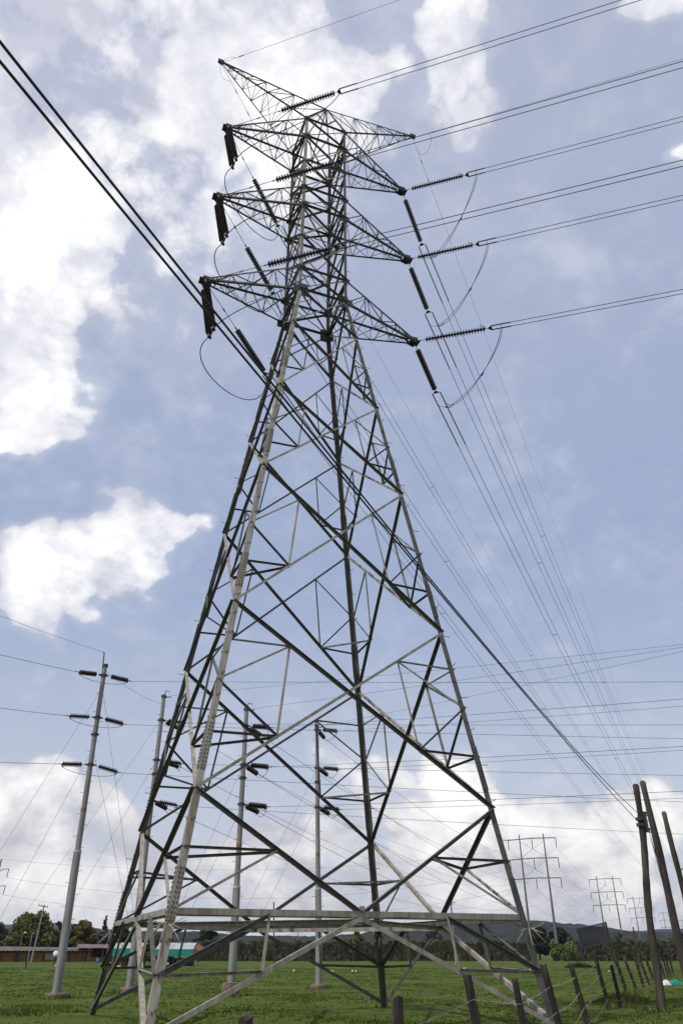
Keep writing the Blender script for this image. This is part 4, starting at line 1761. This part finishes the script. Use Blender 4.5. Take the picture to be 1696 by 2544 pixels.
sh = thing('low_shed', 'low ochre shed with a rusty corrugated roof at the far left', 'shed', (-70, 184, 0), 'sheds by the trees')
mb = MB()
mb.box(V((-72.0, 186.5, .85)), 19, 2.5, .85)
mb.build('wall', M['yellow'], sh, (-70, 184, 0))
mb = MB()
for k in range(13):
    mb.box(V((-90 + k * 3 + .5 * math.sin(k * 2.1), 183.93, .95)), .14 + .35 * (k % 3 == 1), .06, .95)  # thin bars are posts, wide dark ones paint the shadowy gaps in the wall
mb.build('wall_posts_and_gaps', M['dark_wood'], sh, (-70, 184, 0))['kind'] = 'stuff'
mb = MB()
mb.box(V((-72.0, 186.4, 1.98)), 18.8, 2.2, .26)
mb.build('shaded_gap', M['dark_wood'], sh, (-70, 184, 0))
mb = MB()
corrugated(mb, V((-92, 182.9, 2.1)), V((-52.5, 182.9, 2.0)), V((-92, 189, 3.1)), V((-54, 189, 2.6)), 90)
mb.build('roof', M['roof'], sh, (-70, 184, 0))
mb = MB()
mb.box(V((-61.5, 183.93, 1.0)), 1.0, .05, .6)
mb.build('grey_door', M['pole'], sh, (-70, 184, 0))

sh = thing('open_shed', 'dark open-fronted shed with a rusty roof behind the leftmost grey pole', 'shed', (-48, 186, 0), 'sheds by the trees')
mb = MB()
corrugated(mb, V((-56, 183, 2.55)), V((-43, 183, 2.45)), V((-57.5, 189, 3.3)), V((-42.5, 189, 3.2)), 50)
mb.build('roof', M['roof'], sh, (-48, 186, 0))
mb = MB()
mb.box(V((-49.5, 188.8, 1.3)), 7, .1, 1.3)
mb.build('back_wall', M['dark_wood'], sh, (-48, 186, 0))
for x in (-55.5, -53.2, -50.3, -47.6, -45.6, -43.4):
    mb = MB()
    mb.tube([V((x, 183.2, 0)), V((x, 183.2, 2.5))], .11, 6)
    mb.build('post', M['dark_wood'] if x != -53.2 else M['yellow'], sh, (-48, 186, 0))
mb = MB()
mb.box(V((-50.2, 184.2, .45)), 4.4, .08, .42)
mb.build('low_rail_wall', M['yellow'], sh, (-48, 186, 0))
mb = MB()
mb.box(V((-46.6, 184.0, 1.0)), 1.5, .9, 1.0)
o = mb.build('brick_stall', M['brick'])
tag(o, 'small red brick stall at the right end of the open shed', 'stall')
mb = MB()
mb.lathe([(.30, 0), (.34, .05), (.34, .3), (.355, .33), (.34, .36), (.34, .8), (.30, .86)], 14)
o = mb.build('barrel', M['blue'], None, None, True)
o.location = (-46.3, 165.8, 0)
o.scale = (.8, .8, .9)
tag(o, 'blue plastic barrel on the grass by the brick stall', 'barrel')
root = thing('dish_antenna', 'white dish on a short dark post left of the leftmost grey pole', 'dish antenna', (-41.2, 125.2, 0))
mb = MB()
mb.tube([V((0, 0, 0)), V((0, 0, 1.1))], .06, 6)
mb.build('post', M['dark_wood'], root)
mb = MB()
mb.lathe([(.02, .08), (.18, .06), (.30, .02), (.38, -.04), (.39, -.05), (.30, .0), (.13, .04)], 16)
o = mb.build('dish', M['white'], root, None, True)
o.location = (.1, -.1, 1.55)
o.rotation_euler = (R(70), 0, R(25))


def canopy(label, x0, x1, y, zr, ze, zv, mroof, right_end=False):
    root = thing('market_canopy', label, 'canopy', ((x0 + x1) / 2, y, 0), 'market canopies')
    og = ((x0 + x1) / 2, y, 0)
    n = 14
    mb = MB()
    for (za, ya, zb, yb) in ((ze, y, zr, y + 2.6), (zr, y + 2.6, ze, y + 5.2)):
        o = len(mb.v)
        for i in range(n + 1):
            t = i / n
            x = x0 + (x1 - x0) * t
            s = .07 * math.sin(t * math.pi * 5) ** 2
            mb.v.append((x, ya, za - s * .5))
            mb.v.append((x, yb, zb - s))
        for i in range(n):
            mb.f.append((o + 2 * i, o + 2 * i + 2, o + 2 * i + 3, o + 2 * i + 1))
    mb.build('roof_sheet', mroof, root, og)
    mb = MB()
    o = 0
    for i in range(n * 2 + 1):
        t = i / (n * 2)
        x = x0 + (x1 - x0) * t
        w = .05 * math.sin(i * 2.1)
        mb.v.append((x, y - .02 + w, ze - .01))
        mb.v.append((x, y - .05 - w, zv + .03 * math.sin(i * 1.3)))
    for i in range(n * 2):
        mb.f.append((2 * i, 2 * i + 1, 2 * i + 3, 2 * i + 2))
    mb.build('valance', M['green_cloth'], root, og)
    k = max(2, int((x1 - x0) / 2.4))
    for i in range(k + 1):
        x = x0 + (x1 - x0) * i / k
        for yy in (y + .05, y + 5.15):
            mb = MB()
            mb.tube([V((x, yy, 0)), V((x, yy, ze))], .045, 6)
            mb.build('post', M['dark_steel'], root, og)
    mb = MB()
    mb.box(V(((x0 + x1) / 2, y + 3.0, .5)), (x1 - x0) * .45, .5, .5)
    mb.build('counter', M['dark_wood'], root, og)
    return root


canopy('left canopy of pale sheeting with a green valance behind the left pylon leg', -33.3, -28.6, 125, 2.95, 2.20, 1.20, M['white_cloth'])
canopy('longer right canopy of pale sheeting with a green valance behind the pale leg', -26.6, -21.2, 124, 2.95, 2.10, 1.22, M['white_cloth'])
mb = MB()
mb.add([V((-21.1, 123.9, 2.1)), V((-19.4, 123.6, 1.75)), V((-19.3, 126, 1.9)), V((-21.0, 126.6, 2.85)),
        V((-21.1, 123.9, 2.06)), V((-19.4, 123.6, 1.71)), V((-19.3, 126, 1.86)), V((-21.0, 126.6, 2.81))],
       [(0, 1, 2, 3), (7, 6, 5, 4), (0, 4, 5, 1), (1, 5, 6, 2), (2, 6, 7, 3), (3, 7, 4, 0)])
o = mb.build('awning', M['brick'])
tag(o, 'small reddish awning at the right end of the green canopy', 'awning')
cr = MB()
cr.box(V((0, 0, .22)), .35, .25, .22)
cr.box(V((0, 0, .46)), .38, .28, .02)
cr.box(V((0, 0, .02)), .37, .27, .02)
cro = cr.build('crate', M['white'])
for k, (x, y, m_, lab) in enumerate(((-31.9, 121.5, 'white', 'white crate under the left green canopy'), (-30.5, 121.8, 'brick', 'reddish crate under the left green canopy'),
                                    (-29.2, 121.0, 'orange', 'orange crate right of the left green canopy'), (-24.2, 120.8, 'white', 'white crate under the right green canopy'))):
    o = cro if k == 0 else cro.copy()
    if k:
        o.data = cro.data.copy()
        COL.objects.link(o)
        o.data.materials.clear()
        o.data.materials.append(M[m_])
    o.location = (x, y, 0)
    o.rotation_euler = (0, 0, k * .7)
    tag(o, lab, 'crate', 'crates by the canopies')

# scattered litter, each a crumpled scrap
rnd = random.Random(21)
LIT = [((-36.0, 112), 'on the grass left of the pylon'), ((-38.4, 118), 'beyond the left pylon leg'), ((-28.5, 112), 'near the left canopy'), ((-4.6, 86), 'right of the third grey pole'),
       ((-0.9, 84), 'between the third and fourth grey poles'), ((1.2, 83), 'left of the fourth grey pole'), ((10.6, 79), 'right of the far pylon leg'), ((13.6, 96), 'beyond the far right braces'),
       ((16.5, 88), 'near the right pylon leg'), ((19.5, 90), 'right of the right pylon leg'), ((23.2, 88), 'left of the sign board'), ((25.6, 84), 'under the sign board'), ((11.3, 38), 'among the leaning posts')]
for k, ((x, y), w) in enumerate(LIT):
    mb = MB()
    n = 5
    s = rnd.uniform(.12, .26)
    for j in range(n):
        for i in range(n):
            mb.v.append((x + (i - 2) * s * .5, y + (j - 2) * s * .5, .07 + rnd.uniform(0, s * .7)))
    for j in range(n - 1):
        for i in range(n - 1):
            a = j * n + i
            mb.f.append((a, a + 1, a + n + 1, a + n))
    o = mb.build('litter_scrap', M['litter'])
    tag(o, 'pale scrap of litter %s' % w, 'litter', 'scraps of litter')


def crumple(name, label, cat, m, c, sx, sy, h, seed):
    rnd = random.Random(seed)
    mb = MB()
    n = 9
    for j in range(n):
        for i in range(n):
            x, y = (i / (n - 1) - .5) * sx, (j / (n - 1) - .5) * sy
            e = (1 - (2 * x / sx) ** 2) * (1 - (2 * y / sy) ** 2)
            mb.v.append((x + rnd.uniform(-.03, .03), y + rnd.uniform(-.03, .03), .02 + h * e ** .5 * (1 + rnd.uniform(-.25, .25))))
    for j in range(n - 1):
        for i in range(n - 1):
            a = j * n + i
            mb.f.append((a, a + 1, a + n + 1, a + n))
    o = mb.build(name, m)
    o.location = c
    return tag(o, label, cat)


crumple('plastic_bag', 'crumpled white bag lying between the two timber poles', 'bag', M['white'], (18.6, 50.6, 0), .42, .4, .24, 3)
crumple('tarpaulin', 'green tarpaulin heap beside the white bag', 'tarpaulin', M['green_cloth'], (19.35, 51.2, 0), .75, .6, .24, 4)


# ------------------------------------------------------------------ trees, hedge and bushes
def leaf_cloud(mb, blobs, count, size, rnd, flat=.8, up=.3):
    """leaf-clump faces spread through the outer part of each blob (cx, cy, cz, rx, ry, rz)"""
    tot = sum(b[3] * b[5] for b in blobs)
    for (cx, cy, cz, rx, ry, rz) in blobs:
        k = int(count * rx * rz / tot)
        for _ in range(k):
            while True:
                x, y, z = rnd.uniform(-1, 1), rnd.uniform(-1, 1), rnd.uniform(-1, 1)
                d = x * x + y * y + z * z
                if .15 < d < 1:
                    break
            d = d ** .5
            f = (.55 + .5 * rnd.random()) / max(d, .55)
            f = min(f, 1.12 / d)
            p = V((cx + x * rx * f, cy + y * ry * f, cz + z * rz * f))
            s = size * rnd.uniform(.5, 1.3)
            n = V((x, y, z + up)) + V((rnd.uniform(-1, 1), rnd.uniform(-1, 1), rnd.uniform(-1, 1))) * .9
            n.normalize()
            a = n.orthogonal().normalized()
            a = (Quaternion(n, rnd.random() * 6.28) @ a) * s
            b = n.cross(a).normalized() * s * flat
            mb.add([p - a, p - b * .6, p + a, p + b], [(0, 1, 2, 3)])


def tree(label, x, y, h, spread, leaf, seed, trunk_h=.35, count=2600, leaf_s=.42, nb=9, group='trees by the sheds', shape='round', name='leafy_tree'):
    rnd = random.Random(seed)
    root = thing(name, label, 'tree', (x, y, 0), group)
    mb = MB()
    mb.tube([V((0, 0, -.2)), V((rnd.uniform(-.2, .2), 0, h * trunk_h)), V((rnd.uniform(-.4, .4), 0, h * .8))], [h * .035, h * .026, h * .008], 8)
    blobs = []
    for k in range(nb):
        a = k * 2.4 + rnd.uniform(-.4, .4)
        t = k / max(1, nb - 1)
        if shape == 'round':
            z = h * (trunk_h * .75 + (1 - trunk_h * .75) * (.18 + .66 * t))
            rr_ = spread * (.62 - .45 * abs(t - .35) * 1.2)
            rb = spread * rnd.uniform(.32, .52) * (1 - .35 * t)
        elif shape == 'cone':
            z = h * (.12 + .80 * t)
            rr_ = spread * .5 * (1 - t)
            rb = spread * (.62 * (1 - t) + .10)
        else:
            z = h * (.1 + .7 * t)
            rr_ = spread * .6
            rb = spread * rnd.uniform(.3, .5)
        c = V((math.cos(a) * rr_, math.sin(a) * rr_ * .8, z))
        blobs.append((c.x, c.y, c.z, rb, rb * .85, rb * rnd.uniform(.6, .85) if shape != 'cone' else rb * .45 + h * .05))
        mb.tube([V((0, 0, h * trunk_h * (.7 + .6 * t))), c * .6 + V((0, 0, c.z * .4)), c], [h * .014, h * .009, h * .004], 5)
    mb.build('trunk', M['bark'], root)
    lm = MB()
    leaf_cloud(lm, blobs, count, leaf_s, rnd, up=.5)
    lm.build('crown', M[leaf], root)
    return root


tree('big round olive-green tree behind the left shed', -70.2, 194.0, 10.3, 6.4, 'leaf_olive', 1, .06, 11000, .32, 22)
tree('dark tree at the left picture edge', -80.3, 196.3, 6.8, 3.1, 'leaf_dark', 2, .2, 2000, .32, 8)
tree('dark feathery tree right of the big olive tree', -64.7, 197.5, 8.7, 2.6, 'leaf_dark', 12, .2, 1800, .28, 8)
tree('yellowing tree right of the leftmost grey pole', -59.0, 197.5, 8.5, 3.6, 'leaf_yellow', 3, .12, 4200, .28, 12)
tree('dark green tree behind the yellowing tree', -62.5, 204.7, 8.7, 4.5, 'leaf_dark', 4, .12, 3800, .34, 11)
tree('low dark tree filling the gap behind the conifers', -54.7, 214.2, 7.3, 5.0, 'leaf_dark', 14, .1, 3400, .36, 11)
tree('low dark tree behind the left canopy', -47.0, 226.1, 5.9, 4.8, 'leaf_grey', 15, .1, 3000, .36, 10)
tree('broad dark tree behind the low ochre shed', -83.5, 205, 8.2, 5.6, 'leaf_dark', 41, .1, 5200, .36, 12)
tree('bushy dark tree between the big olive tree and the yellowing tree', -63.5, 212, 6.2, 3.6, 'leaf_dark', 42, .1, 3200, .36, 10)
tree('low scrubby tree right of the brick stall', -43.6, 192, 4.6, 2.8, 'leaf_olive', 43, .08, 2400, .30, 9)
for k, (x, y, h) in enumerate(((-53.9, 195, 9.3), (-51.3, 196, 8.7), (-49.5, 195, 8.3), (-46.6, 197, 6.4), (-41.0, 198, 5.2))):
    tree('%s dark pointed conifer behind the left pylon leg' % ('tallest', 'second', 'third', 'fourth', 'shortest')[k], x, y, h, 2.2, 'leaf_pine', 20 + k, .1, 1900, .28, 9, 'conifers', 'cone', 'conifer')
tree('dense black-green pine above the right canopy', -35.5, 228, 7.9, 4.0, 'leaf_pine', 30, .12, 3600, .36, 11, 'trees along the hedge', 'round', 'pine_tree')
tree('round green tree behind the far middle pylon leg', 4.7, 255, 8.0, 2.9, 'leaf_olive', 31, .2, 1800, .4, 8, 'trees along the hedge')
tree('loose grey-green tree above the hedge right of the far leg', 27.0, 255, 8.3, 3.6, 'leaf_grey', 32, .2, 1900, .38, 9, 'trees along the hedge')
tree('large dark tree behind the right pylon leg', 53.8, 236, 8.6, 4.2, 'leaf_dark', 33, .15, 4200, .42, 12, 'trees along the hedge')
tree('second large dark tree left of the sign board', 60.5, 238, 8.0, 4.4, 'leaf_dark', 34, .15, 4200, .42, 12, 'trees along the hedge')
tree('dark ragged tree just right of the sign board', 81.8, 255, 7.0, 3.0, 'leaf_grey', 35, .15, 1900, .42, 9, 'trees along the hedge')
tree('rounded bright green bush under the dark trees', 51.6, 202, 4.1, 3.2, 'leaf_bush', 36, .1, 3600, .24, 10, 'bushes along the hedge', 'low', 'round_bush')
tree('dark mass of tree behind the timber poles', 101, 255, 7.0, 5.0, 'leaf_dark', 37, .1, 3800, .45, 12, 'trees along the hedge')
tree('dark tree at the right picture edge', 116, 262, 6.6, 5.0, 'leaf_dark', 38, .1, 3200, .45, 12, 'trees along the hedge')


def hedge(name, label, x0, x1, y, h, leaf, seed, n):
    """dense upright reed-like leaves in irregular clumps"""
    rnd = random.Random(seed)
    mb = MB()
    for _ in range(n):
        x = rnd.uniform(x0, x1)
        yy = y + rnd.uniform(-1.6, 1.6)
        hh = h * (.90 + .09 * math.sin(x * .9 + seed) * math.sin(x * .37) + .07 * math.sin(x * 2.3))
        z0 = hh * rnd.random() ** .65
        L = rnd.uniform(.5, 1.3)
        a = rnd.random() * 6.28
        lean = rnd.uniform(-.5, .5)
        w = rnd.uniform(.10, .22)
        c, s = math.cos(a), math.sin(a)
        b = V((x, yy, max(0, z0 - L * .5)))
        m = b + V((lean * .3 * L, rnd.uniform(-.2, .2), L * .65))
        t = m + V((lean * L * .8, rnd.uniform(-.3, .3), L * rnd.uniform(-.1, .3)))
        wv = V((c * w, s * w, 0))
        mb.add([b - wv * .6, b + wv * .6, m + wv, m - wv, t], [(0, 1, 2, 3), (3, 2, 4)])
    o = mb.build(name, M[leaf])
    return tag(o, label, 'hedge', 'hedges across the field')


hedge('reed_hedge', 'long reedy hedge between the right canopy and the far middle leg', -34, 3, 205, 4.4, 'leaf_reed', 3, 36000)
hedge('reed_hedge', 'long reedy hedge from the far middle leg to the right pylon leg', 3, 46, 207, 4.3, 'leaf_reed', 5, 40000)
hedge('reed_hedge', 'shaggy hedge right of the bright green bush', 55, 92, 208, 4.6, 'leaf_reed', 8, 30000)
hedge('reed_hedge', 'low dark hedge behind the timber poles', 90, 135, 225, 4.2, 'leaf_dark', 9, 8000)
# a few ragged weeds
for k, (x, y, h, lab) in enumerate(((10.6, 33.8, .38, 'rank grass tuft between the leaning posts'), (11.3, 35.5, .34, 'second rank tuft behind the leaning posts'),
                                   (-4.4, 16.6, .22, 'dark tuft of coarse grass near the pale leg'), (30.5, 112, .7, 'small dark shrub left of the sign board'))):
    rnd = random.Random(60 + k)
    mb = MB()
    for _ in range(520):
        a = rnd.random() * 6.28
        rr_ = rnd.random() ** .6 * (h * 2.2)
        bx, by = x + rr_ * math.cos(a) * 1.3, y + rr_ * math.sin(a)
        hh = h * (1.1 - rr_ / (h * 2.6)) * rnd.uniform(.5, 1.1)
        la = rnd.random() * 6.28
        w = .012 + .0004 * y
        mb.add([(bx - w, by, -.02), (bx + w, by, -.02), (bx + hh * .5 * math.cos(la), by + hh * .5 * math.sin(la), hh)], [(0, 1, 2)])
    o = mb.build('grass_tuft', M['leaf_dark'] if k > 1 else M['leaf_olive'])
    tag(o, lab, 'tuft', 'coarse tufts')
